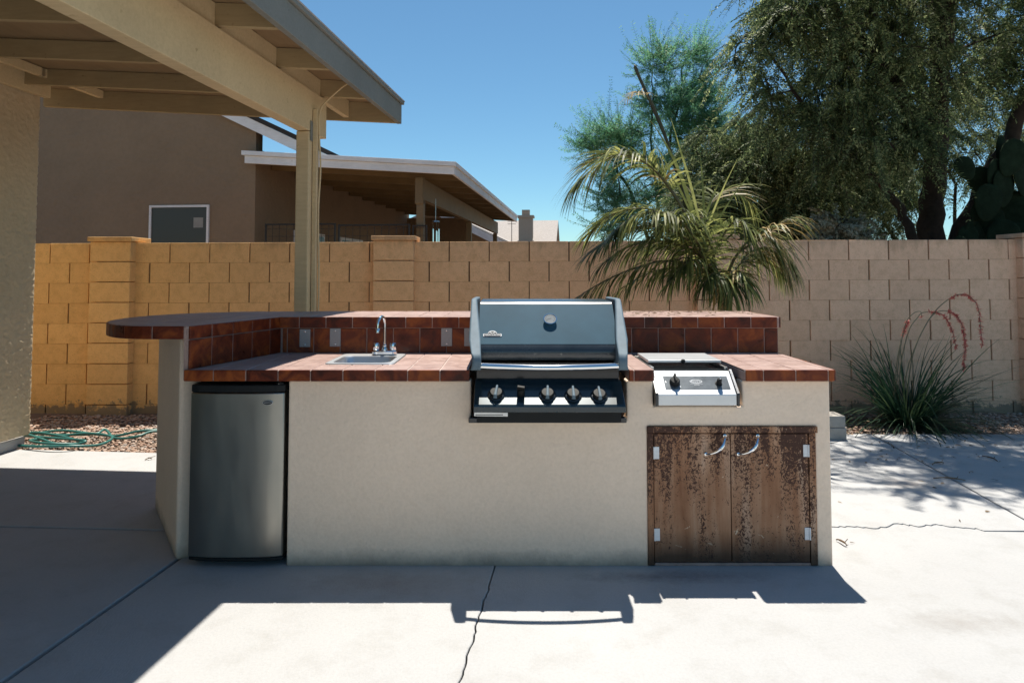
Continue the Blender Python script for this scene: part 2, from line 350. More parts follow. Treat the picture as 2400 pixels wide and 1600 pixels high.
M['mesq'] = m_leaf('mesquite_leaf', [(.034, .060, .028), (.082, .128, .056), (.185, .240, .105), (.46, .51, .25)], .52, .5, 1.6)
M['palo'] = m_leaf('paloverde_leaf', [(.08, .23, .13), (.13, .33, .18), (.27, .45, .24)], .55, .5, 1.6)
M['shrub'] = m_leaf('shrub_leaf', [(.12, .13, .08), (.27, .28, .19), (.46, .46, .36)], .4, .5, 2)
M['palm'] = m_leaf('palm_leaflet', [(.028, .042, .017), (.075, .098, .034), (.20, .225, .07), (.45, .45, .16)], .45, .42, 5)
M['palm_dry'] = m_leaf('dry_palm_leaflet', [(.22, .16, .06), (.42, .30, .12), (.50, .42, .26)], .35, .5, 4)
M['stem'] = simple('palm_stem', (.10, .085, .035), .6, var=.35, scale=14)
M['spear'] = simple('palm_spear', (.045, .042, .018), .6, var=.4, scale=20)
M['yucca'] = m_leaf('yucca_leaf', [(.010, .034, .020), (.024, .064, .036), (.085, .13, .06)], .2, .38, 3)
M['yflower'] = m_leaf('yucca_flower', [(.52, .10, .09), (.70, .19, .16), (.78, .33, .27)], .4, .5, 9)
M['ystem'] = simple('flower_stalk', (.16, .14, .08), .6)
M['cactus'] = simple('cactus_skin', (.016, .028, .016), .9, spec=.06, var=.3, scale=10)
M['litter'] = m_leaf('dry_leaf', [(.05, .03, .018), (.13, .085, .05), (.28, .20, .12)], .1, .7, 5)
M['shingle'] = m_shingle()
M['dark_roof'] = simple('dark_roof_edge', (.035, .03, .027), .9)
def m_glass(name, col):
    m, N, L, B = newmat(name); B.inputs['Base Color'].default_value = (*col, 1); B.inputs['Roughness'].default_value = .06
    B.inputs['Specular IOR Level'].default_value = .7; return m
M['pane'] = m_glass('window_pane', (.055, .055, .048)); M['pane'].node_tree.nodes['Principled BSDF'].inputs['Roughness'].default_value = .25; M['pane'].node_tree.nodes['Principled BSDF'].inputs['Specular IOR Level'].default_value = .3
def m_gravel():
    m, N, L, B = newmat('gravel_stone'); g = N.new('ShaderNodeNewGeometry')
    r = ramp(N, L, g.outputs['Random Per Island'], [(0, (.30, .18, .13)), (.35, (.44, .30, .22)), (.7, (.52, .40, .33)), (1, (.36, .32, .29))])
    n = nz(N, L, 40, 4, .6, g.outputs['Position']); r2 = ramp(N, L, n.outputs[0], [(.3, (.75, .73, .7)), (.7, (1, 1, 1))])
    L.new(mixc(N, L, .8, r.outputs[0], r2.outputs[0], 'MULTIPLY'), B.inputs['Base Color']); B.inputs['Roughness'].default_value = .85
    return m
M['gravel'] = m_gravel()

# ------------------------------------------------------------------ frames of reference: house and patio slabs are turned 6.2 degrees against the island
A = R(6.2); EX = Vector((math.cos(A), -math.sin(A), 0)); EY = Vector((math.sin(A), math.cos(A), 0))
def frame(o): 
    o = Vector(o)
    return lambda s, t, z: o + EX*s - EY*t + Vector((0, 0, z))      # s to the right, t towards the camera
def fbox(mb, fr, s0, s1, t0, t1, z0, z1, slope=0.0):                # box in a turned frame, z drops by slope*s
    pts = []
    for z in (z0, z1):
        for (s, t) in ((s0, t1), (s1, t1), (s1, t0), (s0, t0)): pts.append(fr(s, t, z-slope*s))
    mb.add(pts, BF)

# ------------------------------------------------------------------ ground and slabs
gnd = mesh('ground', [(-300, -300, -.07), (300, -300, -.07), (300, 600, -.07), (-300, 600, -.07)], [(0, 1, 2, 3)], M['soil'])
tag(gnd, kind='structure')
slab = empty('patio_slab', (0, 3, 0)); tag(slab, kind='structure')
TA = math.tan(A)
J1, J2, J3 = (-1.608, 3.295), (-.08, 3.229), (2.915, 4.3)
def jx(J, y): return J[0]+(y-J[1])*TA
def jag(x0, y0, x1, y1, n, amp, seed):
    rr = random.Random(seed); out = []
    off = 0
    for i in range(n+1):
        t = i/n; off = off*.6+rr.uniform(-amp, amp)
        w = off if 0 < i < n else 0
        out.append((x0+(x1-x0)*t+(w if abs(y1-y0) > abs(x1-x0) else 0), y0+(y1-y0)*t+(w if abs(x1-x0) >= abs(y1-y0) else 0)))
    return out
NEAR, GAP = -3.0, .006
crack2 = jag(jx(J2, NEAR), NEAR, jx(J2, 3.02), 3.02, 260, .0045, 5)+[(jx(J2, 3.4), 3.4), (jx(J2, 5.5), 5.5)]
pa = [PZ(1955, 1234), PZ(2000, 1233), PZ(2058, 1238), PZ(2105, 1227), PZ(2150, 1233), PZ(2195, 1229), PZ(2240, 1235), PZ(2290, 1239), PZ(2315, 1247)]
cr = [(-.2+i*.12, 3.74+.012*math.sin(i*1.7)) for i in range(16)]
for i in range(len(pa)-1):
    for k in range(6):
        q = pa[i].lerp(pa[i+1], k/6); cr.append((q.x, q.y+random.uniform(-.012, .012)))
cr = [c for c in cr]+[(jx(J3, 3.65), 3.65)]
cr[0] = (jx(J2, 3.74)+.0, 3.74)
def panel(name, poly, z=0.0):
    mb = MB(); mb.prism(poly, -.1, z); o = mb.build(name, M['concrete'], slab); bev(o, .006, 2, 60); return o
def shift(pl, dx, dy): return [(x+dx, y+dy) for x, y in pl]
LEFT, RIGHT, FARL, FARR = -9.0, 9.0, 5.34, 5.84
fl = lambda x: 5.233-(x+2.712)*.094
panel('slab_panel', [(LEFT, NEAR), (jx(J1, NEAR)-.014, NEAR), (jx(J1, 3.65)-.014, 3.65), (LEFT, 3.65+(-1.6-LEFT)*.058)], 0)
panel('slab_panel', [(LEFT, 3.664+(-1.6-LEFT)*.058), (jx(J1, 3.664)-.014, 3.664), (jx(J1, 5.1)-.014, fl(-1.4)), (LEFT, fl(LEFT))], .002)
panel('slab_panel', [(jx(J1, NEAR)+.009, NEAR)]+shift(crack2, -GAP/2, 0)[:-1]+[(jx(J2, 5.0)-.004, 5.0), (jx(J1, 5.1)+.009, 5.1)], .001)
panel('slab_panel', shift(crack2, GAP/2, 0)[:262]+shift(cr, 0, -GAP/2)[1:]+[(jx(J3, 3.65)-.010, 3.64), (jx(J3, NEAR)-.010, NEAR)], 0)
panel('slab_panel', [(jx(J2, 5.7)+.006, 5.7), (jx(J3, FARR)-.010, FARR), (jx(J3, 3.66)-.010, 3.66)]+shift(cr, 0, GAP/2)[::-1][1:], .003)
panel('slab_panel', [(jx(J3, NEAR)+.010, NEAR), (RIGHT, NEAR), (RIGHT, 3.2), (jx(J3, 3.58)+.010, 3.58)], -.001)
panel('slab_panel', [(jx(J3, 3.592)+.010, 3.592), (RIGHT, 3.212), (RIGHT, FARR), (jx(J3, FARR)+.010, FARR)], .001)
grv = mesh('gravel_bed', [(-9, 5.0, -.045), (9, 5.0, -.045), (9, 6.95, -.03), (-9, 6.95, -.03)], [(0, 1, 2, 3)], M['soil']); tag(grv, kind='structure')
def stones(name, n, x0, x1, ylo, yhi, seed, smin=.007, smax=.019, label=''):
    r = np.random.default_rng(seed)
    base = np.array([(1, 0, 0), (-1, 0, 0), (0, 1, 0), (0, -1, 0), (0, 0, 1), (0, 0, -1), (.62, .62, .5), (-.62, .62, .5), (-.62, -.62, .5), (.62, -.62, .5)])
    hull = [(4, 6, 7), (4, 7, 8), (4, 8, 9), (4, 9, 6), (6, 0, 2), (6, 2, 7), (7, 2, 1), (7, 1, 8), (8, 1, 3), (8, 3, 9), (9, 3, 0), (9, 0, 6), (0, 5, 2), (2, 5, 1), (1, 5, 3), (3, 5, 0), (6, 2, 7), (4, 6, 7)][:16]
    V = []; Fc = []
    for i in range(n):
        x = r.uniform(x0, x1); y = r.uniform(ylo(x), yhi(x)); s = r.uniform(smin, smax)
        a = r.uniform(0, 6.28); c, sn = math.cos(a), math.sin(a)
        b = base*np.array([s*r.uniform(.8, 1.5), s*r.uniform(.7, 1.1), s*r.uniform(.5, .8)])*r.uniform(.8, 1.2, (10, 1))
        bx = b[:, 0]*c-b[:, 1]*sn+x; by = b[:, 0]*sn+b[:, 1]*c+y; bz = b[:, 2]-.038+r.uniform(0, .022)
        k = len(V); V.extend(zip(bx, by, bz)); Fc.extend([(p+k, q+k, w+k) for p, q, w in hull])
    o = mesh(name, V, Fc, M['gravel']); tag(o, label, 'gravel', kind='stuff'); return o
stones('gravel', 7500, -4.6, -1.2, lambda x: fl(x)+.015, lambda x: 6.72, 3, label='pinkish brown gravel bed between patio slab and wall')
stones('gravel', 4200, 2.2, 5.6, lambda x: FARR+.02, lambda x: 6.8, 4, label='shaded gravel bed round the flowering clump')

# ------------------------------------------------------------------ block wall
WY, WT = 6.85, 0.15
wall = empty('block_wall', (0, WY, 0)); tag(wall, 'long painted concrete block wall with capped piers behind the kitchen island', 'wall')
tilt = .0042
def wz(x): return 1.702+x*tilt
BW, BH = .4064, .2032
core = MB()
core.add([(-9, WY+.016, -.2), (9, WY+.016, -.2), (9, WY+WT-.006, -.2), (-9, WY+WT-.006, -.2), (-9, WY+.016, wz(-9)-.004), (9, WY+.016, wz(9)-.004), (9, WY+WT-.006, wz(9)-.004), (-9, WY+WT-.006, wz(-9)-.004)], BF)
core.build('mortar_core', M['mortar'], wall)
PIERS = [-4.03, -1.19, 2.06, 5.33]
rest = MB()
def blockverts(x0, x1, y0, y1, z0, z1):
    return [(x, y, z+(x)*tilt) for (x, y, z) in boxv(x0, x1, y0, y1, z0, z1)]
rw = random.Random(11)
for row in range(9):
    zt = 1.702-row*BH; zb = max(zt-BH, -.12)
    off = -.638+(0 if row % 2 == 0 else BW/2)
    for k in range(-24, 24):
        x0 = off+k*BW+.006+rw.uniform(-.002, .002); x1 = off+(k+1)*BW-.006+rw.uniform(-.002, .002)
        if x1 < -8.9 or x0 > 8.9: continue
        y0 = WY+rw.uniform(-.003, .001); v = blockverts(x0, x1, y0, WY+WT, zb+.0006, zt-.0006)
        if -5.0 < x0 and x1 < 5.6 and not any(abs((x0+x1)/2-p) < .02 for p in PIERS):
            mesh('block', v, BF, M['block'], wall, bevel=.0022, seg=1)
        else: rest.add(v, BF)
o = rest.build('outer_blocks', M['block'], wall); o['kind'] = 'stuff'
for p in PIERS:
    for row in range(9):
        zt = 1.702+p*tilt-row*BH+.012; zb = max(zt-BH, -.12)
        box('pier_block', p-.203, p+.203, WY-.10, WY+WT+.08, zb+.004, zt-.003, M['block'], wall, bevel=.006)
    zc = 1.702+p*tilt+.012
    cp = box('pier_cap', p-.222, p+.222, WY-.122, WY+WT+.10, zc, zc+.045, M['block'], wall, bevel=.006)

# ------------------------------------------------------------------ kitchen island
YF, YE, YS, YB = 3.232, 3.202, 3.90, 4.48       # stucco front, counter lip, splashback, back of bar
ZC, ZB = .92, 1.125                             # counter and bar heights
XL, XR = -1.063, 1.512
isl = empty('outdoor_kitchen_island', (0, 3.8, 0)); tag(isl, 'cream stucco outdoor kitchen island with red-brown tiled counter and raised bar', 'kitchen island')
SM = M['stucco']
def holed_wall(name, xs, zs, holes, y0, y1, mat, parent, bevel=.012):
    bm = bmesh.new(); xs = sorted(set(xs)); zs = sorted(set(zs)); vd = {}
    def vert(i, j):
        if (i, j) not in vd: vd[(i, j)] = bm.verts.new((xs[i], y0, zs[j]))
        return vd[(i, j)]
    for i in range(len(xs)-1):
        for j in range(len(zs)-1):
            cx, cz = (xs[i]+xs[i+1])/2, (zs[j]+zs[j+1])/2
            if any(a < cx < b and c < cz < d for a, b, c, d in holes): continue
            bm.faces.new((vert(i, j), vert(i+1, j), vert(i+1, j+1), vert(i, j+1)))
    r = bmesh.ops.extrude_face_region(bm, geom=bm.faces[:])
    for v in r['geom']:
        if isinstance(v, bmesh.types.BMVert): v.co.y = y1
    bmesh.ops.recalc_face_normals(bm, faces=bm.faces); bmesh.ops.dissolve_limit(bm, angle_limit=.01, verts=bm.verts, edges=bm.edges)
    me = bpy.data.meshes.new(name); bm.to_mesh(me); bm.free(); o = link(name, me, mat, parent); bev(o, bevel, 3); return o
def X_(u, Y=YF, v=950): return PY(u, v, Y).x
def Z_(v, Y=YF): return PY(1200, v, Y).z
GX0, GX1, GZ = X_(1104), X_(1469), Z_(984)
SX0, SX1, SZ = X_(1531), X_(1740), Z_(952)
KX0, KX1, KZ = X_(1517), X_(1912, YF, 1150), Z_(999)
ZT = ZC-.055
holed_wall('stucco_front', [XL, GX0, GX1, SX0, SX1, KX0, KX1, XR], [-.005, KZ, GZ, SZ, ZT], [(GX0, GX1, GZ, 2), (SX0, SX1, SZ, 2), (KX0, KX1, -1, KZ)], YF, YF+.09, SM, isl, .009)
mb = MB(); mb.add([(XR-.09, YF+.09, -.005), (XR+.012, YF+.09, -.005), (XR+.012, 4.3, -.005), (XR-.09, 4.3, -.005), (XR-.09, YF+.09, ZT), (XR, YF+.09, ZT), (XR, 4.3, ZT), (XR-.09, 4.3, ZT)], BF)
mb.build('stucco_side', SM, isl)
box('stucco_partition', XL, XL+.08, YF+.09, 3.9, -.005, ZT, SM, isl)
leg = MB(); leg.prism([(-1.612, 3.290), (-1.556, 3.335), (-1.535, 3.40), (-1.36, 3.93), (-1.36, 4.33), (-1.86, 4.33), (-2.096, 4.015)], -.005, ZB-.062)
o = leg.build('stucco_leg', SM, isl); bev(o, .02, 3)
box('stucco_back', -1.36, XR, YS+.02, 4.33, -.005, ZB-.063, SM, isl, .015)
def prismobj(name, poly, z0, z1, mat, par):
    mb = MB(); mb.prism(poly, z0, z1); return mb.build(name, mat, par)
# bar outline (plan)
WI0, WI1 = (-1.535, YE+.004), (-1.335, YS-.014)             # inner edge of the wing
wing = smoothline([(-1.54, YE+.004, 0), (-1.80, YE+.018, 0), (-1.97, 3.33, 0), (-2.10, 3.53, 0), (-2.16, 3.78, 0), (-2.12, 4.05, 0), (-1.97, 4.28, 0), (-1.72, 4.41, 0), (-1.40, YB-.02, 0)], 5)
bar_poly = [(1.535, YS-.014), (1.545, YB), (-1.2, YB)]+[(p.x, p.y) for p in wing][::-1][1:]+[WI0, WI1]
bar_poly = [bar_poly[0], bar_poly[1], bar_poly[2]]+bar_poly[3:]
inner = lambda y: WI0[0]+(y-WI0[1])*(WI1[0]-WI0[0])/(WI1[1]-WI0[1])
prismobj('bar_bed', bar_poly, ZB-.063, ZB-.012, M['grout'], isl)
prismobj('bar_grout', bar_poly, ZB-.0119, ZB-.0035, M['grout_top'], isl)
def clip(poly, x0, x1, y0, y1):
    def cut(pl, ins, isec):
        out = []
        for i in range(len(pl)):
            a, b = pl[i], pl[(i+1) % len(pl)]
            ia, ib = ins(a), ins(b)
            if ia: out.append(a)
            if ia != ib: out.append(isec(a, b))
        return out
    ix = lambda c: (lambda a, b: (c, a[1]+(b[1]-a[1])*(c-a[0])/(b[0]-a[0])))
    iy = lambda c: (lambda a, b: (a[0]+(b[0]-a[0])*(c-a[1])/(b[1]-a[1]), c))
    for ins, f in ((lambda p: p[0] >= x0, ix(x0)), (lambda p: p[0] <= x1, ix(x1)), (lambda p: p[1] >= y0, iy(y0)), (lambda p: p[1] <= y1, iy(y1))):
        if not poly: return []
        poly = cut(poly, ins, f)
    out = []
    for p in poly:
        if not out or (abs(p[0]-out[-1][0])+abs(p[1]-out[-1][1])) > 1e-4: out.append(p)
    if len(out) > 2 and abs(out[0][0]-out[-1][0])+abs(out[0][1]-out[-1][1]) < 1e-4: out.pop()
    return out
def area(p): return abs(sum(p[i][0]*p[(i+1) % len(p)][1]-p[(i+1) % len(p)][0]*p[i][1] for i in range(len(p))))/2 if len(p) > 2 else 0
TP, G2 = .1524, .0025
rt = random.Random(3)
def lay(name, polys, ztop, x0, y0, mat):
    xs = [p[0] for q in polys for p in q]; ys = [p[1] for q in polys for p in q]
    for i in range(int((min(xs)-x0)//TP)-1, int((max(xs)-x0)//TP)+2):
        for j in range(int((min(ys)-y0)//TP)-1, int((max(ys)-y0)//TP)+2):
            mb = MB(); dz = rt.uniform(-.0008, .0008)
            for q in polys:
                c = clip(q, x0+i*TP+G2, x0+(i+1)*TP-G2, y0+j*TP+G2, y0+(j+1)*TP-G2)
                if area(c) > 2e-4: mb.prism(c, ztop-.010+dz, ztop+dz)
            if mb.v:
                o = mb.build(name, mat, isl); bev(o, .0018, 1, 50)
lay('bar_tile', [bar_poly], ZB, -1.46, YS-.014, M['tile_top'])
# counter: rectangles left over round the sink, grill and side burner
SK0, SK1 = PZ(759, 854, ZC), PZ(981, 831, ZC); SKL, SKR = SK0.x+.03, PZ(922, 853.5, ZC).x-.02
SKY0, SKY1 = SK0.y+.02, SK1.y-.03
BX0, BX1, BYB = X_(1531)+.0, X_(1741)-.0, 3.84
CR = XR+.008
counter = [[(WI0[0], YE), (SKL, YE), (SKL, YS), (inner(YS)+.0, YS)],
           [(SKL, YE), (SKR, YE), (SKR, SKY0), (SKL, SKY0)], [(SKL, SKY1), (SKR, SKY1), (SKR, YS), (SKL, YS)],
           [(SKR, YE), (GX0-.01, YE), (GX0-.01, YS), (SKR, YS)],
           [(GX0-.01, 3.835), (GX1+.01, 3.835), (GX1+.01, YS), (GX0-.01, YS)],
           [(GX1+.01, YE), (BX0, YE), (BX0, YS), (GX1+.01, YS)],
           [(BX0, BYB), (BX1, BYB), (BX1, YS), (BX0, YS)],
           [(BX1, YE), (CR, YE), (CR, YS), (BX1, YS)]]
mb = MB()
for q in counter: mb.prism(q, ZC-.052, ZC-.012)
mb.build('counter_bed', M['grout'], isl)
mb = MB()
for q in counter: mb.prism(q, ZC-.0119, ZC-.0035)
mb.build('counter_grout', M['grout_top'], isl)
lay('counter_tile', counter, ZC, PZ(672, 868, .9).x, YE-.001, M['tile_top'])
def strip(name, line, z0, z1, th, pitch, start, mat, jitter=.0012, skip=None):
    line = [Vector((p[0], p[1], 0)) for p in line]; cum = [0]
    for a, b in zip(line, line[1:]): cum.append(cum[-1]+(b-a).length)
    def at(d):
        d = min(max(d, 0), cum[-1]-1e-6)
        for i in range(len(cum)-1):
            if cum[i] <= d <= cum[i+1]: return line[i].lerp(line[i+1], (d-cum[i])/max(cum[i+1]-cum[i], 1e-9)), (line[i+1]-line[i]).normalized()
    d = start
    while d < cum[-1]-.004:
        a, b = max(d, 0)+G2, min(d+pitch, cum[-1])-G2; d += pitch
        if b-a < .008: continue
        mid, _ = at((a+b)/2)
        if skip and skip(mid): continue
        ts = [a]+[c for c in cum if a+.004 < c < b-.004]+[b]; j = rt.uniform(-jitter, jitter)
        front = []; back = []
        for t in ts:
            p, tn = at(t); nrm = Vector((tn.y, -tn.x, 0)); front.append(p+nrm*(th+j)); back.append(p-nrm*.002)
        mb = MB(); n = len(ts)
        v = [(*p.xy, z0) for p in front]+[(*p.xy, z1) for p in front]+[(*p.xy, z0) for p in back]+[(*p.xy, z1) for p in back]
        f = []
        for i in range(n-1):
            f += [(i, i+1, n+i+1, n+i), (3*n+i, 3*n+i+1, 2*n+i+1, 2*n+i), (n+i, n+i+1, 3*n+i+1, 3*n+i), (2*n+i, 2*n+i+1, i+1, i)]
        f += [(0, n, 3*n, 2*n), (n-1, 3*n-1, 4*n-1, 2*n-1)]
        mb.add(v, f); o = mb.build(name, mat, isl); fixn(o); bev(o, .003, 2, 40)
# lip tiles along the counter, broken by grill and burner
x672 = PZ(672, 868, .9).x
for (a, b) in ((WI0[0]-.012, GX0-.004), (GX1+.004, BX0-.004), (BX1+.002, CR)):
    strip('lip_tile', [(a, YE), (b, YE)], ZC-.053, ZC-.001, .011, TP, ((x672-a) % TP)-TP, M['tile'])
strip('lip_tile', [(CR, YE), (CR, YS)], ZC-.053, ZC-.001, .011, TP, 0, M['tile'])
# bar lip: along the splash, up the wing, round the end and the right end
xs0 = X_(1728, YS, 780)
strip('bar_lip_tile', [(inner(YS-.014), YS-.014), (1.535, YS-.014)], ZB-.062, ZB-.001, .010, TP, ((xs0-.076-inner(YS)) % TP)-TP, M['tile'])
strip('bar_lip_tile', [WI0, WI1], ZB-.062, ZB-.001, .010, TP, 0, M['tile'])
strip('bar_lip_tile', [(p.x, p.y) for p in wing[::-1]], ZB-.062, ZB-.001, .010, TP, -.02, M['tile'])
strip('bar_lip_tile', [(1.535, YS-.014), (1.545, YB)], ZB-.062, ZB-.001, .010, TP, 0, M['tile'])
box('splash_bed', -1.36, XR+.018, YS-.0065, YS+.021, ZC, ZB-.064, M['grout'], isl)
strip('splash_tile', [(inner(YS)+.01, YS-.001), (XR+.018, YS-.001)], ZC+.001, ZB-.067, .010, TP, ((xs0-inner(YS)-.01) % TP)-TP, M['tile'])
wbed = MB(); wbed.prism([WI0, WI1, (WI1[0]-.03, WI1[1]), (WI0[0]-.018, WI0[1])], ZC-.05, ZB-.064); wbed.build('wing_bed', M['grout'], isl)
strip('splash_tile', [(WI0[0]+.001, WI0[1]), (WI1[0]+.001, WI1[1])], ZC+.001, ZB-.067, .009, TP, 0, M['tile'])
for ln_, za, zb2, th_ in (([(inner(YS-.014), YS-.014), (1.535, YS-.014)], ZB-.0610, ZB-.004, .0062), ([WI0, WI1], ZB-.0610, ZB-.004, .0062), ([(p.x, p.y) for p in wing[::-1]], ZB-.0610, ZB-.004, .0062),
                          ([(WI0[0]-.010, YE), (GX0-.006, YE)], ZC-.0515, ZC-.004, .0072), ([(GX1+.006, YE), (BX0-.006, YE)], ZC-.0515, ZC-.004, .0072), ([(BX1+.004, YE), (CR-.002, YE)], ZC-.0515, ZC-.004, .0072), ([(WI0[0]+.001, WI0[1]), (WI1[0]+.001, WI1[1])], ZC+.001, ZB-.066, .0055)):
    strip('grout_joint', ln_, za, zb2, th_, 50, 0, M['grout'], 0)
# outlet covers on the splash
for (u0, u1, v0, v1) in ((702, 728, 771, 813), (773, 799, 769, 812), (1034, 1060, 768, 811), (1088, 1114, 768, 811)):
    a, b = PY(u0, v1, YS-.012), PY(u1, v0, YS-.012)
    pl = box('outlet_cover', a.x, b.x, YS-.017, YS-.0115, a.z, b.z, M['grey_plate'], isl, .002)
    for zz in (a.z+.014, b.z-.014):
        s = MB(); s.lathe([(.0042, 0), (.0042, .0015), (.002, .0022)], Matrix.Translation(((a.x+b.x)/2, YS-.0168, zz)) @ Matrix.Rotation(R(90), 4, 'X'), 10); s.build('screw', M['chrome'], pl)
# rusty cabinet
fr0 = YF-.006
frm = MB(); zt = KZ
box('cabinet_jamb', KX0-.002, KX0+.026, fr0, YF+.03, .004, zt-.03, M['rust'], isl, .002); box('cabinet_jamb', KX1-.030, KX1+.002, fr0, YF+.03, .004, zt-.03, M['rust'], isl, .002)
box('cabinet_head', KX0-.002, KX1+.010, fr0-.006, YF+.03, zt-.0285, zt+.002, M['rust'], isl, .003)
box('cabinet_sill', KX0+.03, KX1-.03, fr0+.004, YF+.05, .001, .014, M['grout'], isl, .002)
xm = X_(1713, YF, 1150); d0, d1 = KX0+.029, KX1-.034
box('cabinet_back', KX0, KX1, YF+.05, YF+.06, 0, zt, M['black'], isl)
for side, (a, b) in enumerate(((d0, xm-.002), (xm+.002, d1))):
    door = box('cabinet_door', a, b, fr0+.003, fr0+.022, .018, zt-.034, M['rust'], isl, .002)
    u0, u1 = ((1655, 1699), (1731, 1776))[side]
    p0, p1 = PY(u0, 1064, fr0-.004), PY(u1, 1021, fr0-.004)
    h = MB(); pts = []; rr = []
    for k in range(15):
        t = k/14; q = p0.lerp(p1, t); bowl = math.sin(math.pi*t)
        q = q+Vector((.014*bowl, -.030*bowl**.6-.001, -.010*bowl)); pts.append(q); rr.append(.0035+.0045*bowl)
    h.tube(pts, rr, 10); h.lathe([(.008, 0), (.008, .006), (.004, .008)], Matrix.Translation(p0+Vector((0, .006, 0))) @ Matrix.Rotation(R(90), 4, 'X'), 12)
    h.lathe([(.008, 0), (.008, .006), (.004, .008)], Matrix.Translation(p1+Vector((0, .006, 0))) @ Matrix.Rotation(R(90), 4, 'X'), 12)
    autosmooth(h.build('handle', M['chrome'], door))
    hx = a+.004 if side == 0 else b-.004
    for vv in ((1060, 1251), (1055, 1249))[side]:
        z = PY(1500, vv, YF).z; hm = MB(); w = .022
        if side == 0: hm.box(hx-.002, hx+w-.002, fr0-.001, fr0+.0025, z-.028, z+.028); bx_ = hx-.004
        else: hm.box(hx-w+.002, hx+.002, fr0-.001, fr0+.0025, z-.028, z+.028); bx_ = hx+.004
        hm.tube([(bx_, fr0-.002, z-.028), (bx_, fr0-.002, z+.028)], .004, 8)
        hg = hm.build('hinge', M['white_trim'], door)
        sc = MB()
        for dz in (-.018, 0, .018): sc.lathe([(.003, 0), (.0025, .0012)], Matrix.Translation((hx+(.009 if side == 0 else -.009), fr0-.001, z+dz)) @ Matrix.Rotation(R(90), 4, 'X'), 8)
        sc2 = sc

# ------------------------------------------------------------------ mini fridge
frg = empty('mini_fridge', (-1.29, 3.4, 0)); tag(frg, 'stainless steel mini fridge built in under the counter end', 'fridge')
FX0, FX1 = -1.522, -1.078
box('cabinet', FX0+.008, FX1-.004, 3.30, 3.80, .03, .855, M['black'], frg, .006)
prof = []
n = 12
dm = MB()
for i in range(n+1):
    t = i/n; x = FX0+(FX1-FX0)*t; prof.append((x, 3.225-.022*(1-(2*t-1)**2)**.6-.004))
poly = prof+[(FX1, 3.296), (FX0, 3.296)]
dm.prism(poly, .048, Z_(921, 3.2)); dr = dm.build('door', M['fridge'], frg); bev(dr, .006, 3, 40); autosmooth(dr, 30)
dm = MB(); dm.prism([(x*1.0, y+.004) for x, y in poly], Z_(921, 3.2)+.002, Z_(903, 3.2)); dm.build('door_top_cap', M['black'], frg, bevel=.004)
dm = MB(); dm.prism([(x, y+.006) for x, y in poly], .030, .046); dm.build('door_bottom_cap', M['black'], frg, bevel=.004)
hc = MB(); hc.tube([(FX1-.05, 3.24, Z_(903, 3.2)+.001), (FX1-.03, 3.225, Z_(900, 3.2)), (FX1-.012, 3.235, Z_(902, 3.2))], [.006, .008, .006], 8); hc.build('hinge_cap', M['black_enamel'], frg)
for x in (FX0+.05, FX1-.05):
    f = MB(); f.lathe([(.018, 0), (.018, .03)], Matrix.Translation((x, 3.36, 0)), 12); f.build('foot', M['black'], frg)
bp = PY(626, 944, 3.196)
def ellipse(name, c, rx, rz, y0, y1, mat, par, n=28, bevel=.001):
    mb = MB(); mb.add([(c.x+rx*math.cos(6.2832*k/n), y0, c.z+rz*math.sin(6.2832*k/n)) for k in range(n)]+[(c.x+rx*math.cos(6.2832*k/n), y1, c.z+rz*math.sin(6.2832*k/n)) for k in range(n)],
                      [tuple(range(n-1, -1, -1)), tuple(range(n, 2*n))]+[(k, (k+1) % n, n+(k+1) % n, n+k) for k in range(n)])
    o = mb.build(name, mat, par, bevel=bevel); fixn(o); return o
def text(name, s, size, loc, rot, mat, par, ext=.0006, sx=1.0):
    c = bpy.data.curves.new(name, 'FONT'); c.body = s; c.size = size; c.extrude = ext; c.align_x = 'CENTER'; c.align_y = 'CENTER'; c.materials.append(mat)
    o = bpy.data.objects.new(name, c); COL.objects.link(o); o.location = loc; o.rotation_euler = rot; o.scale = (sx, 1, 1)
    me = bpy.data.meshes.new_from_object(o.evaluated_get(bpy.context.evaluated_depsgraph_get())); bpy.data.objects.remove(o)
    o2 = link(name, me, mat, None); o2.location = loc; o2.rotation_euler = rot; o2.scale = (sx, 1, 1)
    if par is not None:
        o2.parent = par; o2.matrix_parent_inverse = wmat(par).inverted()
    return o2
by = 3.2045
bd = ellipse('badge', Vector((bp.x, 0, bp.z)), .024, .0115, by-.003, by+.01, M['badge'], frg)
ellipse('badge_face', Vector((bp.x, 0, bp.z)), .0215, .0095, by-.0038, by-.002, M['ink'], bd, bevel=0)
text('badge_lettering', 'SANYO', .009, (bp.x, by-.0042, bp.z), (R(90), 0, 0), M['badge'], bd, .0003, 1.15)

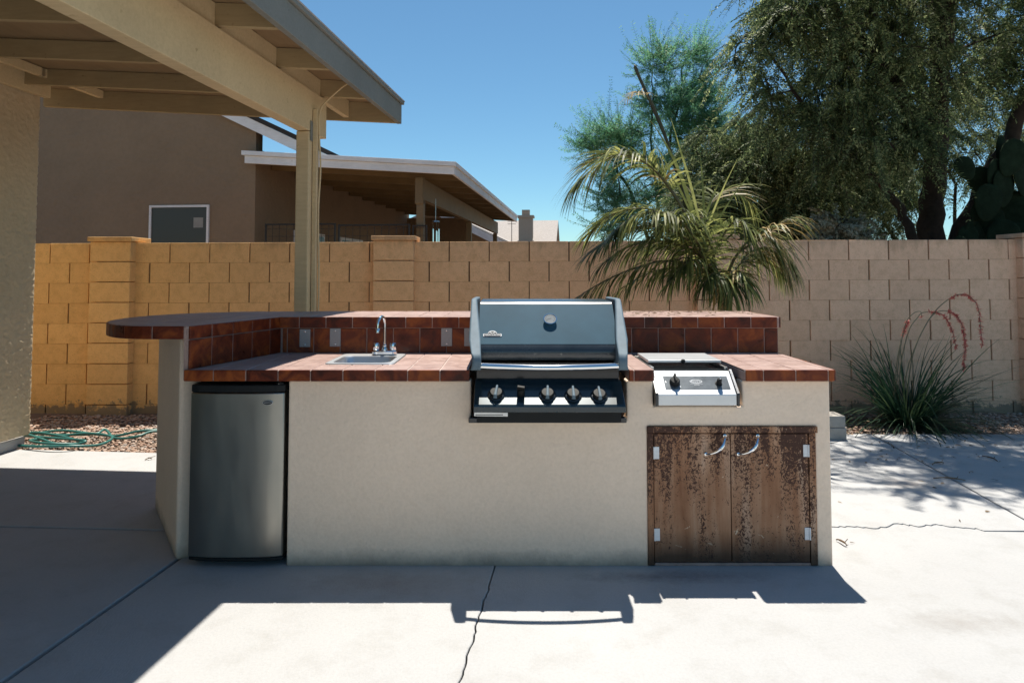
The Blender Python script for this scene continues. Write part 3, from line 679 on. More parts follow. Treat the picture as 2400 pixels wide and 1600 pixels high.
# ------------------------------------------------------------------ sink and faucet
snk = empty('bar_sink', (PZ(870, 842, ZC).x, 3.55, ZC)); tag(snk, 'small stainless drop-in bar sink in the tiled counter', 'sink')
sx0, sx1, sy0, sy1 = SK0.x, PZ(922, 853.5, ZC).x+.005, SK0.y-.005, SK1.y
sx1 = max(sx1, sx0+.30)
bm = bmesh.new()
def rr_loop(x0, x1, y0, y1, z, r, n=6):
    out = []
    for (cx, cy, a0) in ((x1-r, y1-r, 0), (x0+r, y1-r, 90), (x0+r, y0+r, 180), (x1-r, y0+r, 270)):
        for k in range(n+1):
            a = R(a0+90*k/n); out.append(bm.verts.new((cx+r*math.cos(a), cy+r*math.sin(a), z)))
    return out
loops = [rr_loop(sx0, sx1, sy0, sy1, ZC+.0012, .03), rr_loop(sx0+.003, sx1-.003, sy0+.003, sy1-.003, ZC+.0055, .029), rr_loop(sx0+.03, sx1-.03, sy0+.028, sy1-.10, ZC+.0055, .05),
         rr_loop(sx0+.036, sx1-.036, sy0+.034, sy1-.106, ZC-.002, .046), rr_loop(sx0+.045, sx1-.045, sy0+.043, sy1-.115, ZC-.13, .04), rr_loop(sx0+.06, sx1-.06, sy0+.06, sy1-.13, ZC-.14, .03)]
for a, b in zip(loops, loops[1:]):
    for k in range(len(a)): bm.faces.new((a[k], a[(k+1) % len(a)], b[(k+1) % len(a)], b[k]))
bm.faces.new(loops[-1]); bmesh.ops.recalc_face_normals(bm, faces=bm.faces)
me = bpy.data.meshes.new('basin'); bm.to_mesh(me); bm.free()
o = link('basin', me, M['satin'], snk); autosmooth(o, 40)
dr = MB(); dr.lathe([(.030, 0), (.034, .002), (.030, .004), (.012, .003)], Matrix.Translation(((sx0+sx1)/2, (sy0+sy1-.08)/2, ZC-.1395)), 20); dr.build('drain', M['chrome'], snk)
fc = PZ(900, 836, ZC+.006); fy = sy1-.055
fx = PY(902, 800, fy).x
fau = empty('faucet', (fx, fy, ZC+.006)); tag(fau, 'chrome gooseneck faucet with two round knobs behind the bar sink', 'faucet')
z0 = ZC+.0062
b_ = MB()
n = 32; hw, hd = .070, .026
outl = [(fx+(hw-hd if math.cos(a) > 0 else -(hw-hd))+hd*math.cos(a), fy+hd*math.sin(a)) for a in [6.28318*k/n+.05 for k in range(n)]]
b_.prism(outl, z0, z0+.024); autosmooth(b_.build('base_plate', M['chrome'], fau, bevel=.006), 40)
sp = MB(); sp.lathe([(.017, 0), (.017, .012), (.012, .02), (.013, .028), (.009, .034)], Matrix.Translation((fx, fy, z0+.024)), 20)
pts = [(fx, fy, z0+.04), (fx, fy, z0+.10), (fx, fy, z0+.17)]
R0 = .040
for k in range(1, 13):
    a = math.pi*k/12*1.02; pts.append((fx-.42*R0*(1-math.cos(a))*.72, fy-.9*R0*(1-math.cos(a)), z0+.17+R0*math.sin(a)))
pts.append((pts[-1][0]-.001, pts[-1][1]-.001, pts[-1][2]-.03))
sp.tube(pts, .0088, 14); lx, ly, lz = pts[-1]; sp.lathe([(.0095, 0), (.0125, .002), (.0125, .022), (.010, .026)], Matrix.Translation((lx, ly, lz-.012)), 18)
autosmooth(sp.build('spout', M['chrome'], fau), 40)
for sgn in (-1, 1):
    k = MB(); k.lathe([(.016, 0), (.018, .004), (.0195, .012), (.0195, .036), (.017, .042), (.008, .0435)], Matrix.Translation((fx+sgn*.046, fy, z0+.024)), 14)
    autosmooth(k.build('knob', M['chrome'], fau), 30)

# ------------------------------------------------------------------ gas grill
GC = X_(1284, 3.23, 850); GS = .085
def gb(pl): return [(y+GS, CAMH-(CAMH-z)*(y+GS)/y) for y, z in pl]
gr = empty('gas_grill', (GC, 3.4, ZC)); tag(gr, 'large built-in gas grill with closed blue-grey lid and four control knobs', 'grill')
hwL = .333
box('firebox', GC-.343, GC+.343, 3.246, 3.80, GZ+.01, .95, M['black_enamel'], gr, .004)
# lid: sloping front, flat top, closed ends
lp = [(3.118, .975), (3.106, .990), (3.102, 1.010), (3.108, 1.030), (3.120, 1.045), (3.295, 1.224), (3.306, 1.233), (3.322, 1.237), (3.62, 1.239), (3.70, 1.19), (3.72, .97)]
lp = gb(lp); LA, LB = lp[4], lp[5]
lm = MB(); lm.profx(lp, GC-hwL, GC+hwL); lid = lm.build('lid', M['lid'], gr); fixn(lid); bev(lid, .004, 2, 50); autosmooth(lid, 28)
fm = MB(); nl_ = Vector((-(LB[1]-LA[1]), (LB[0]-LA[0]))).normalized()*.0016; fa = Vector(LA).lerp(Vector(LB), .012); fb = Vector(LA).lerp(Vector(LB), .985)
fm.profx([(fa[0]+nl_[0], fa[1]+nl_[1]), (fb[0]+nl_[0], fb[1]+nl_[1]), (fb[0]+.0001, fb[1]-.0001), (fa[0]+.0001, fa[1]-.0001)], GC-hwL+.002, GC+hwL-.002); fixn(fm.build('lid_face', M['lid_face'], lid))  # thin sheet that carries the slope's painted sunlit blue
# cast end caps that carry the handle
cp_ = [(3.005, .945), (2.985, .950), (2.972, .965), (2.968, .990), (2.975, 1.010), (2.992, 1.022), (3.10, 1.075), (3.284, 1.241), (3.305, 1.250), (3.35, 1.251), (3.65, 1.248), (3.715, 1.19), (3.73, .95)]
for sg in (-1, 1):
    bm = bmesh.new(); V0 = []; V1 = []
    for (y, z), (yy, zz) in zip(cp_, gb(cp_)):
        wv = .028+.032*min(1, max(0, (3.28-y)/.24)); rnd = .030*max(0, (3.05-y)/.09)**2
        V0.append(bm.verts.new((GC+1.027*sg*(.362+.003*min(1, max(0, (y-3.05)/.25))-rnd), yy, zz))); V1.append(bm.verts.new((GC+1.027*sg*(.362+.003*min(1, max(0, (y-3.05)/.25))-wv), yy, zz)))
    m_ = len(cp_)
    for i in range(m_): bm.faces.new((V0[i], V0[(i+1) % m_], V1[(i+1) % m_], V1[i]))
    bm.faces.new(V0); bm.faces.new(V1[::-1]); bmesh.ops.recalc_face_normals(bm, faces=bm.faces)
    me = bpy.data.meshes.new('lid_end_cap'); bm.to_mesh(me); bm.free(); o = link('lid_end_cap', me, M['cap'], gr); bev(o, .007, 3, 40); autosmooth(o, 40)
hp_ = []
for k in range(25):
    t = k/24*2-1; hp_.append((GC+.322*t, 2.992+GS-.030*(1-t*t), .955-.004*(1-t*t)))
hm = MB(); hm.tube(hp_, .0135, 14); autosmooth(hm.build('handle', M['chrome'], gr), 50)
# thermometer and badge on the lid slope
sl_n = Vector((0, -(LB[1]-LA[1]), LB[0]-LA[0])).normalized(); sl_u = Vector((0, LB[0]-LA[0], LB[1]-LA[1])).normalized()
def onlid(u, v):
    lo, hi = 0.0, 1.0
    best = None
    for k in range(200):
        t = k/199; y = LA[0]+(LB[0]-LA[0])*t; z = LA[1]+(LB[1]-LA[1])*t; q = PY(u, v, y)
        if best is None or abs(q.z-z) < best[0]: best = (abs(q.z-z), Vector((q.x, y, z)))
    return best[1]
LR = Matrix((Vector((1, 0, 0)), sl_u, sl_n)).transposed().to_4x4()
tp = onlid(1289, 752)
th = MB(); th.lathe([(.026, 0), (.029, .004), (.029, .012), (.033, .014), (.033, .018), (.0295, .0195), (.0295, .0172), (.001, .0172)], Matrix.Translation(tp) @ LR, 32)
tm = th.build('thermometer', M['chrome'], lid); autosmooth(tm, 40)
tf = MB(); tf.lathe([(.0285, .0174), (.0285, .0178)], Matrix.Translation(tp) @ LR, 32); tf.build('dial', simple('dial_face', (.22, .24, .25), .7, spec=.2), lid)
tk = MB()
for k in range(11):
    a = R(220-26*k); mm = Matrix.Translation(tp) @ LR @ Matrix.Rotation(a, 4, 'Z'); tk.add([mm @ Vector(p) for p in boxv(.019, .026, -.0007, .0007, .0178, .0182)], BF)
mm = Matrix.Translation(tp) @ LR @ Matrix.Rotation(R(200), 4, 'Z'); tk.add([mm @ Vector(p) for p in boxv(-.006, .019, -.001, .001, .0180, .0185)], BF)
tk.build('dial_marks', M['ink'], lid)
bp = onlid(1154, 786)
bdg = MB(); mm = Matrix.Translation(bp) @ LR
outl = [(-.041, -.009)]+[(-.044, -.004), (-.044, .004), (-.041, .008), (-.022, .009)]+[(.021*math.cos(R(180-15*k)), .009+.017*math.sin(R(180-15*k))) for k in range(1, 12)]+[(.022, .009), (.041, .008), (.044, .004), (.044, -.004), (.041, -.009)]
n = len(outl); bdg.add([mm @ Vector((x, y, 0)) for x, y in outl]+[mm @ Vector((x, y, .004)) for x, y in outl], [tuple(range(n-1, -1, -1)), tuple(range(n, 2*n))]+[(i, (i+1) % n, n+(i+1) % n, n+i) for i in range(n)])
bg_ = bdg.build('badge', M['badge'], lid); fixn(bg_)
ins = [(x*.93, (y-.002)*.86+.002) for x, y in outl]; b2 = MB(); b2.add([mm @ Vector((x, y, .0041)) for x, y in ins]+[mm @ Vector((x, y, .0046)) for x, y in ins], [tuple(range(n-1, -1, -1)), tuple(range(n, 2*n))]+[(i, (i+1) % n, n+(i+1) % n, n+i) for i in range(n)])
b2.build('badge_field', M['ink'], lid)
q = mm @ Vector((0, -.0005, .0048)); text('badge_lettering', 'NAPOLEON', .0125, q, LR.to_euler(), M['badge'], lid, .0005, 1.12)
eg = MB()                                                        # spread-wing emblem above the lettering
for sg in (-1, 1): eg.add([mm @ Vector(p) for p in ((0, .011, .0047), (sg*.016, .020, .0047), (sg*.012, .014, .0047), (sg*.004, .0095, .0047))]+[mm @ Vector(p) for p in ((0, .011, .0055), (sg*.016, .020, .0055), (sg*.012, .014, .0055), (sg*.004, .0095, .0055))], BF)
eg.build('badge_emblem', M['badge'], lid)
# control panel
py0, py1 = 3.078, 3.205; pz0, pz1 = Z_(950, 3.078), Z_(893, 3.205)
pw = .345
pp = [(py0, pz0-.032), (py0-.003, pz0-.028), (py0-.003, pz0-.004), (py0+.004, pz0+.004), (py1, pz1), (3.225, pz1+.004), (3.245, pz1), (3.245, pz0-.032)]
cm = MB(); cm.profx(pp, GC-pw, GC+pw); cpn = cm.build('control_panel', M['panel_blue'], gr); fixn(cpn); bev(cpn, .003, 2, 30)
pn = Vector((0, -(pz1-pz0), (py1-py0))).normalized(); pu = Vector((0, py1-py0, pz1-pz0)).normalized()
PR = Matrix((Vector((1, 0, 0)), pu, pn)).transposed().to_4x4()
def onpanel(u, v):
    best = None
    for k in range(200):
        t = k/199; y = py0+(py1-py0)*t; z = pz0+(pz1-pz0)*t; q = PY(u, v, y)
        if best is None or abs(q.z-z) < best[0]: best = (abs(q.z-z), Vector((q.x, y, z)))
    return best[1]
for i, (u, v, ang) in enumerate(((1163, 926, -8), (1283, 927, -3), (1343, 928, 0), (1404, 929, 2))):
    p = onpanel(u, v); mm = Matrix.Translation(p) @ PR
    bz = MB(); bz.lathe([(.040, 0), (.040, .004), (.036, .007), (.028, .008)], mm, 32); bzo = autosmooth(bz.build('knob_bezel', M['black_enamel'], cpn), 40)
    kb = MB(); kb.lathe([(.027, .004), (.030, .010), (.029, .022), (.026, .026), (.001, .027)], mm, 28)
    m2 = mm @ Matrix.Rotation(R(ang), 4, 'Z')
    kn = autosmooth(kb.build('knob', M['black'], bzo), 40); 
    gp = MB(); gp.add([m2 @ Vector(q_) for q_ in ((-.010, -.034, .012), (.010, -.034, .012), (.0045, .034, .012), (-.0045, .034, .012), (-.006, -.030, .033), (.006, -.030, .033), (.005, .034, .035), (-.005, .034, .035))], BF)
    gp.build('grip', M['cap'], bzo, bevel=.003)
p = onpanel(1221, 924); mm = Matrix.Translation(p) @ PR @ Matrix.Rotation(R(-12), 4, 'Z')
ig = MB(); ig.lathe([(.018, 0), (.018, .012), (.015, .030), (.012, .034)], mm, 20); ig.add([mm @ Vector(q_) for q_ in boxv(-.017, .017, -.006, .006, .02, .05)], BF)
autosmooth(ig.build('igniter_knob', M['black'], gr, bevel=.001), 40)
box('lower_gap', GC-.335, GC+.337, 3.16, 3.244, GZ+.004, pz0-.030, M['black'], gr, 0)
a, b = PY(1098, 991, 3.19), PY(1468, 979, 3.19)
box('bottom_trim', a.x, b.x+.002, 3.19, 3.236, a.z, b.z, M['black_enamel'], gr, .003)
a, b = PY(1106, 976, 3.15), PY(1185, 967, 3.15)
lb = box('rating_plate', a.x, b.x, 3.15, 3.153, a.z, b.z, M['badge'], gr, .0008)
lb.rotation_euler = (0, R(.8), 0)
box('rating_print', a.x+.016, b.x-.012, 3.1494, 3.1499, a.z+.0065, a.z+.010, M['ink'], gr)

# ------------------------------------------------------------------ side burner
sb = empty('side_burner', (X_(1634, 3.2, 900), 3.4, ZC)); tag(sb, 'stainless steel side burner with flat lid and two small knobs', 'side burner')
bx0, bx1 = X_(1543, 3.195, 920), X_(1727, 3.195, 920)
bz_t, bz_b, bz_l = Z_(870, 3.305), Z_(925, 3.195), Z_(950, 3.195)
prf = [(3.195, bz_l), (3.195, bz_b), (3.305, bz_t), (3.33, bz_t), (3.33, bz_l)]
mb = MB(); mb.profx(prf, bx0, bx1); o = mb.build('control_face', M['satin'], sb); fixn(o); bev(o, .0025, 2, 30); face = o
prf2 = [(3.191, bz_l-.004), (3.191, bz_b+.002), (3.312, bz_t+.006), (3.35, bz_t+.006), (3.35, bz_l-.004)]
for xa, xb in ((bx0-.014, bx0-.0005), (bx1+.0005, bx1+.014)):
    mb = MB(); mb.profx(prf2, xa, xb); o = mb.build('side_bracket', M['black_enamel'], sb); fixn(o); bev(o, .0025, 2, 30)
    mb = MB(); mb.add([(xa+.002, 3.194, bz_b+.0066), (xb-.001, 3.194, bz_b+.0066), (xb-.001, 3.312, bz_t+.0075), (xa+.002, 3.312, bz_t+.0075), (xa+.002, 3.194, bz_b+.0086), (xb-.001, 3.194, bz_b+.0086), (xb-.001, 3.312, bz_t+.0095), (xa+.002, 3.312, bz_t+.0095)], BF); mb.build('bracket_trim', M['steel'], sb)
box('burner_box', bx0-.008, bx1+.006, 3.336, BYB-.03, .80, ZC-.022, M['black_enamel'], sb, .003)
# rim round the burner tray and the folded-down lid
rm = MB(); rm.box(bx0-.006, bx1+.004, BYB-.06, BYB-.03, ZC-.02, ZC-.006); rm.box(bx0-.006, bx0+.01, 3.34, BYB-.06, ZC-.02, ZC-.006); rm.box(bx1-.012, bx1+.004, 3.34, BYB-.06, ZC-.02, ZC-.006); rm.build('tray_rim', M['steel'], sb, bevel=.002)
fn0, fu0 = None, None
ll = MB(); zf, zb_ = ZC+.016, ZC+.006
ly0, ly1 = 3.425, 3.72
ll.profx([(ly0, zf-.012), (ly0, zf), (ly1, zb_+.012), (ly1, zb_), (ly0+.012, zf-.016)], bx0+.0, bx1-.0); o = ll.build('lid', M['satin'], sb); fixn(o); bev(o, .002, 2, 30)
kb = MB(); pk = Vector(((bx0+bx1)/2-.01, ly0, zf-.004)); kb.lathe([(.010, 0), (.011, .008), (.008, .014)], Matrix.Translation(pk) @ Matrix.Rotation(R(90), 4, 'X'), 14); kb.build('lid_knob', M['black'], sb)
fn = Vector((0, -(bz_t-bz_b), 3.305-3.195)).normalized(); fu = Vector((0, 3.305-3.195, bz_t-bz_b)).normalized(); FR = Matrix((Vector((1, 0, 0)), fu, fn)).transposed().to_4x4()
def onface(u, v):
    best = None
    for k in range(200):
        t = k/199; y = 3.195+.11*t; z = bz_b+(bz_t-bz_b)*t; q_ = PY(u, v, y)
        if best is None or abs(q_.z-z) < best[0]: best = (abs(q_.z-z), Vector((q_.x, y, z)))
    return best[1]
pc = onface(1632, 896.5); a = onface(1555, 897); b = onface(1706, 897); hh = (onface(1632, 882)-onface(1632, 912)).length/2
mm = Matrix.Translation(pc) @ FR; w2 = (b.x-a.x)/2
mb = MB(); mb.add([mm @ Vector(p) for p in boxv(-w2, w2, -hh, hh, -.001, .0014)], BF); plate = mb.build('control_plate', simple('smoked_plate', (.16, .175, .185), .3, .6, var=.3, scale=18), sb, bevel=.0008)
n = 32
lg = MB(); lo = pc+Vector((-.003, 0, 0)); ml = Matrix.Translation(onface(1631, 894)) @ FR
ro, ri = (.0300, .0118), (.0270, .0092)
V = [ml @ Vector((r_[0]*math.cos(6.2832*k/n), r_[1]*math.sin(6.2832*k/n), .0018)) for r_ in (ro, ri) for k in range(n)]
lg.add(V, [(k, (k+1) % n, n+(k+1) % n, n+k) for k in range(n)]); lgo = lg.build('logo_ring', M['white_ink'], plate)
text('logo_lettering', 'Enviro', .0165, ml @ Vector((0, 0, .0018)), FR.to_euler(), M['white_ink'], plate, .0003, 1.05)
text('logo_lettering', 'BISTRO', .0075, ml @ Vector((0, -.0215, .0018)), FR.to_euler(), M['white_ink'], plate, .0003)
mb = MB(); mb.add([ml @ Vector(p) for p in boxv(-.030, .030, -.0155, -.0145, .0015, .0018)], BF); mb.build('logo_line', M['white_ink'], plate)
mk = MB()
for (u, v, r_) in ((1560, 895, .006), (1594.5, 906, .0045)):
    m3 = Matrix.Translation(onface(u, v)) @ FR; mk.add([m3 @ Vector(p) for p in ((0, r_*1.5, .0019), (-r_*.8, -r_*.3, .0019), (-r_*.4, -r_, .0019), (r_*.4, -r_, .0019), (r_*.8, -r_*.3, .0019))], [(0, 1, 2, 3, 4)])
mk.build('flame_marks', M['white_ink'], plate)
m3 = Matrix.Translation(onface(1581, 897)) @ FR
kb = MB(); kb.lathe([(.024, 0), (.025, .004), (.023, .018), (.020, .022), (.001, .023)], m3, 24); kb.add([m3 @ Vector(p) for p in ((-.006, -.024, .012), (.006, -.024, .012), (.006, .026, .012), (-.006, .026, .012), (-.0045, -.020, .042), (.0045, -.020, .042), (.0045, .024, .042), (-.0045, .024, .042))], BF)
autosmooth(kb.build('control_knob', M['black'], sb, bevel=.0015), 35)
m3 = Matrix.Translation(onface(1684, 899)) @ FR
kb = MB(); kb.lathe([(.017, 0), (.017, .003), (.012, .005), (.011, .03), (.009, .034)], m3, 18); ko = autosmooth(kb.build('igniter_button', M['black'], sb), 35)
kb = MB(); kb.lathe([(.0055, .0335), (.0055, .042), (.003, .045)], m3, 14); kb.build('button_tip', M['chrome'], ko)

# ------------------------------------------------------------------ our patio cover (left) and house corner
H = frame((-.92, 5.53, 0))
cov = empty('patio_cover', tuple(H(-.43, .93, 0))); tag(cov, 'tan timber patio cover over the left end of the island', 'patio cover')
SLP = .07
def zr(s): return 2.770-SLP*s                               # underside of the deck
TEND = 8.2
bmz0, bmz1 = 2.365, 2.655
mb = MB(); fbox(mb, H, -.478, -.385, .64, TEND, bmz0, bmz1); mb.build('beam', M['beam'], cov, bevel=.004)
tails = [.66+.71*k for k in range(11)]
for t in tails:
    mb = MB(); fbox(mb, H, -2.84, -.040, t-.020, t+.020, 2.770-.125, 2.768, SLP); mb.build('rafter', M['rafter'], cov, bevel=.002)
for a, b in zip([.06]+tails, tails+[TEND]):
    mb = MB(); fbox(mb, H, -.462, -.418, a+.022, b-.022, bmz1+.003, 2.768+.027); mb.build('blocking', M['beam'], cov)
mb = MB(); fbox(mb, H, -3.2, -.036, .0, .040, 2.612, 2.769, SLP); mb.build('end_board', M['rafter'], cov, bevel=.002)
mb = MB(); fbox(mb, H, -.034, .004, -.004, TEND, 2.612, 2.771, 0); mb.build('fascia', M['fascia'], cov, bevel=.003)
mb = MB(); fbox(mb, H, -.05, .022, -.02, TEND, 2.774, 2.800, 0); mb.build('drip_edge', M['fascia'], cov, bevel=.003)
k = 0; t0 = -.01
while t0 < TEND:
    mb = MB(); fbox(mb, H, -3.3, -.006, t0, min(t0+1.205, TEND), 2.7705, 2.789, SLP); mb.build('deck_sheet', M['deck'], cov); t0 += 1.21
mb = MB(); fbox(mb, H, -3.3, .024, -.03, TEND, 2.8005, 2.81, SLP); mb.build('roof_covering', M['shingle'], cov)
mb = MB(); fbox(mb, H, -2.86, -2.80, .42, TEND, 2.60, 2.764, SLP); mb.build('ledger', M['beam'], cov, bevel=.003)
for (a, b) in ((.05, .40), (.68, 1.0)):
    mb = MB(); fbox(mb, H, -2.66, -2.61, a+.02, b+.33, 2.700, 2.764, SLP); mb.build('short_blocking', M['beam'], cov)
pt = MB(); ps0, ps1, pt0, pt1 = -.478, -.385, .86, .953
fbox(pt, H, ps0, ps1, pt0, pt1, 0, bmz0-.003); pst = pt.build('post', M['beam'], cov, bevel=.006)
mb = MB(); fbox(mb, H, -.381, -.379, .87, .94, bmz0-.07, bmz0+.07); mb.build('post_strap', M['fascia'], cov)
mb = MB(); fbox(mb, H, -.380, -.350, .862, .90, 0, bmz0+.16); mb.build('cable_cover', M['beam'], cov, bevel=.002)
c0 = [H(-.342, .87, .2), H(-.343, .87, .8), H(-.334, .872, 1.3), H(-.344, .872, 1.8), H(-.332, .872, 2.1), H(-.344, .872, 2.35), H(-.340, .87, 2.52), H(-.30, .84, 2.60), H(-.20, .85, 2.68), H(-.09, .98, 2.70), H(-.06, 1.3, 2.715), H(-.058, 2.2, 2.725), H(-.056, 4, 2.73)]
mb = MB(); mb.tube(smoothline(c0, 6), .006, 8); autosmooth(mb.build('cable', M['beam'], cov), 60)

hs = empty('house', tuple(H(-2.885, .40, 0))); tag(hs, 'tan rough stucco house wall at the far left under the patio cover', 'house')
nzv = 90; 
def rough_wall(s0, ta, tb, z0, z1, nt, nzz, amp, r=.04):
    vs, fs = [], []; na = 12
    for i in range(nt+na+1):
        th_ = min(i/na, 1)*math.pi/2; t = ta+r-r*math.cos(th_) if i <= na else ta+r+(tb-ta-r)*(i-na)/nt
        s_ = s0-r+r*math.sin(th_); nrm = EX*math.sin(th_)+EY*math.cos(th_)
        for j in range(nzz+1):
            z = z0+(z1-z0)*j/nzz; d = noise.fractal(Vector((t*26+i*.03, z*46, 3.1)), 1, 2, 3)*amp
            vs.append(H(s_, t, z)+nrm*d)
    for i in range(nt+na):
        for j in range(nzz): a = i*(nzz+1)+j; fs.append((a, a+1, a+nzz+2, a+nzz+1))
    return vs, fs
vs, fs = rough_wall(-2.89, .40, 1.9, .10, 3.05, 130, 260, .0055)
n0 = len(vs)
o = mesh('wall', vs, fs, M['house_stucco'], hs, smooth=True); fixn(o)
mb = MB(); fbox(mb, H, -6, -2.945, .404, 9, .085, 3.05); fbox(mb, H, -2.9449, -2.890, 1.9, 9, .085, 3.05); mb.build('wall_body', M['house_stucco'], hs, bevel=.01)
mb = MB(); fbox(mb, H, -6, -2.925, .43, 9, 0, .0845); mb.build('footing', M['concrete'], hs, bevel=.005)

# ------------------------------------------------------------------ neighbour: gabled house and patio cover beyond the wall
NF = frame((-.88, 10.0, 0))
nh = empty('neighbour_house', tuple(NF(-3.2, -.2, 0))); tag(nh, 'brown stucco gabled house beyond the wall with one aluminium window', 'house')
gs = .475
zg = lambda s: 3.96-(s+3.62)*gs                              # roof line over the front wall
mb = MB(); fr = NF
poly = [(-14, 0), (-3.2, 0), (-3.2, zg(-3.2)+.01), (-7.5, zg(-7.5)+.01), (-14, zg(-7.5)+.01-6.5*gs)]
wx0, wz1 = PY(340, 480, 10.6), PY(490, 480, 10.6)
s_of = lambda p: (p-Vector((-.88, 10.0, 0))).dot(EX)
w0, w1, zt_ = s_of(wx0), s_of(wz1), wx0.z
bmv = [fr(s, -.2, z) for s, z in poly]+[fr(s, -.42, z) for s, z in poly]; n = len(poly)
mb.add(bmv, [tuple(range(n)), tuple(range(2*n-1, n-1, -1))]+[(i, n+i, n+(i+1) % n, (i+1) % n) for i in range(n)])
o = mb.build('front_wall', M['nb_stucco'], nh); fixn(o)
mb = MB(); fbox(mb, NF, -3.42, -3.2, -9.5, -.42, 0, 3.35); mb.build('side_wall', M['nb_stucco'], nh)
mb = MB(); fbox(mb, NF, -3.2, -1.35, -9.5, -9.3, 0, 3.0); mb.build('rear_wing', M['nb_stucco'], nh)
win = MB(); zb0 = zt_-1.15; fw = .035
fbox(win, NF, w0, w1, -.2, -.165, zt_-fw, zt_); fbox(win, NF, w0, w1, -.2, -.165, zb0, zb0+fw); fbox(win, NF, w0, w0+fw, -.2, -.165, zb0+fw, zt_-fw); fbox(win, NF, w1-fw, w1, -.2, -.165, zb0+fw, zt_-fw)
wf = win.build('window', M['white_trim'], nh)
mb = MB(); fbox(mb, NF, w0+fw, w1-fw, -.198, -.185, zb0+fw, zt_-fw); mb.build('pane', M['pane'], wf)
mb = MB(); fbox(mb, NF, w1-.26, w1-.10, -.185, -.182, zt_-.36, zt_-.20); sg_ = mb.build('notice', simple('grey_paper', (.26, .26, .24), .8), wf)
def slopeslab(mb, fr, s0, s1, t0, t1, zfun, d0, d1):
    pts = []
    for d in (d0, d1):
        for (s, t) in ((s0, t1), (s1, t1), (s1, t0), (s0, t0)): pts.append(fr(s, t, zfun(s)+d))
    mb.add(pts, BF)
mb = MB(); slopeslab(mb, NF, -7.5, -1.95, -9.5, -.10, zg, .02, .10); slopeslab(mb, lambda s, t, z: NF(-15-s, t, z), -7.5, -1.95, -9.5, -.10, zg, .02, .10); mb.build('roof', M['dark_roof'], nh)
mb = MB(); slopeslab(mb, NF, -7.5, -2.0, -.165, -.115, zg, -.15, .018); mb.build('rake_board', M['white_trim'], nh)
for k in range(3):
    mb = MB(); fbox(mb, NF, -3.2, -3.17, -7.6+2.3*k, -6.2+2.3*k, .9, 2.15); wf = mb.build('window', M['white_trim'], nh)
    mb = MB(); fbox(mb, NF, -3.17, -3.165, -7.54+2.3*k, -6.26+2.3*k, .96, 2.09); mb.build('pane', M['pane'], wf)

nc = empty('neighbour_patio_cover', tuple(NF(-.5, -.5, 0))); tag(nc, 'neighbour patio cover with white fascia and dark open rafters', 'patio cover')
zt = 3.045
mb = MB(); fbox(mb, NF, -3.28, .02, -.04, 0, zt-.19, zt-.07, SLP); mb.build('front_fascia', M['white_trim'], nc, bevel=.004)
mb = MB(); fbox(mb, NF, -3.32, .045, -.05, .03, zt-.068, zt, SLP); mb.build('front_gutter', M['white_trim'], nc, bevel=.004)
mb = MB(); fbox(mb, NF, -.02, .02, -9.3, -.042, zt-.19, zt-.068, 0); mb.build('side_fascia', M['white_trim'], nc, bevel=.004)
mb = MB(); fbox(mb, NF, -.05, .045, -9.3, -.052, zt-.066, zt, 0); mb.build('side_gutter', M['white_trim'], nc, bevel=.004)
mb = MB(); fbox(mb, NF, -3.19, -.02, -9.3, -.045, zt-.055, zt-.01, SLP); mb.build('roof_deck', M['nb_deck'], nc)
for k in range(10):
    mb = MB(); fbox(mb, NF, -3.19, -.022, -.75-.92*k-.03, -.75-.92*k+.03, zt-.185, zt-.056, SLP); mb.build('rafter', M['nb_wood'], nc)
mb = MB(); fbox(mb, NF, -.62, -.53, -9.3, -.30, zt-.52, zt-.20, 0); mb.build('beam', M['nb_wood'], nc)
mb = MB(); fbox(mb, NF, -.66, -.525, -.45, -.29, zt-.60, zt-.17, 0); mb.build('beam_end', M['nb_wood'], nc, bevel=.02)
for tt in (-.42, -4.8, -9.1):
    mb = MB(); fbox(mb, NF, -.635, -.525, tt, tt+.11, 0, zt-.53, 0); mb.build('post', M['nb_wood'], nc)
# dark mesh pen panels under the cover
for i, (s0, s1) in enumerate(((-3.05, -1.90), (-1.86, -.72), (-.68, -.45))):
    pn_ = empty('mesh_panel', tuple(NF((s0+s1)/2, -.25, 0))); tag(pn_, ('black wire mesh panel in the corner by the brown house wall', 'black wire mesh panel in the middle under the neighbour cover', 'narrow black wire mesh panel beside the neighbour post')[i], 'mesh panel', 'wire mesh pen panels')
    mb = MB(); zt2 = 2.16-.02*i
    fbox(mb, NF, s0, s0+.025, -.26, -.235, 0, zt2); fbox(mb, NF, s1-.025, s1, -.26, -.235, 0, zt2); fbox(mb, NF, s0+.025, s1-.025, -.26, -.235, zt2-.025, zt2); mb.build('frame', M['iron'], pn_)
    mb = MB(); q = s0+.12
    while q < s1-.03: fbox(mb, NF, q-.003, q+.003, -.25, -.244, 0, zt2-.025); q += .115
    zz = .12
    while zz < zt2: fbox(mb, NF, s0+.025, s1-.025, -.2438, -.238, zz-.003, zz+.003); zz += .115
    mb.build('wires', M['iron'], pn_)
wc = PY(1021, 516, 10.6); ch = empty('wind_chime', tuple(wc)); tag(ch, 'silver tube wind chime hanging beside the neighbour post', 'wind chime')
mb = MB(); mb.lathe([(.03, 0), (.055, -.012), (.06, -.03), (.02, -.03)], Matrix.Translation(wc), 20); mb.tube([wc, wc+Vector((0, 0, .34))], .004, 6); mb.build('cap', M['steel'], ch)
for k in range(5):
    a = 6.283*k/5; p = wc+Vector((.048*math.cos(a), .048*math.sin(a), -.14-.03*(k % 3))); mb = MB(); mb.tube([p, p+Vector((0, 0, -.52-.05*k))], .014, 8); mb.tube([p, p+Vector((0, 0, .11+.03*(k % 3)))], .002, 4); mb.build('tube', M['chrome'], ch)

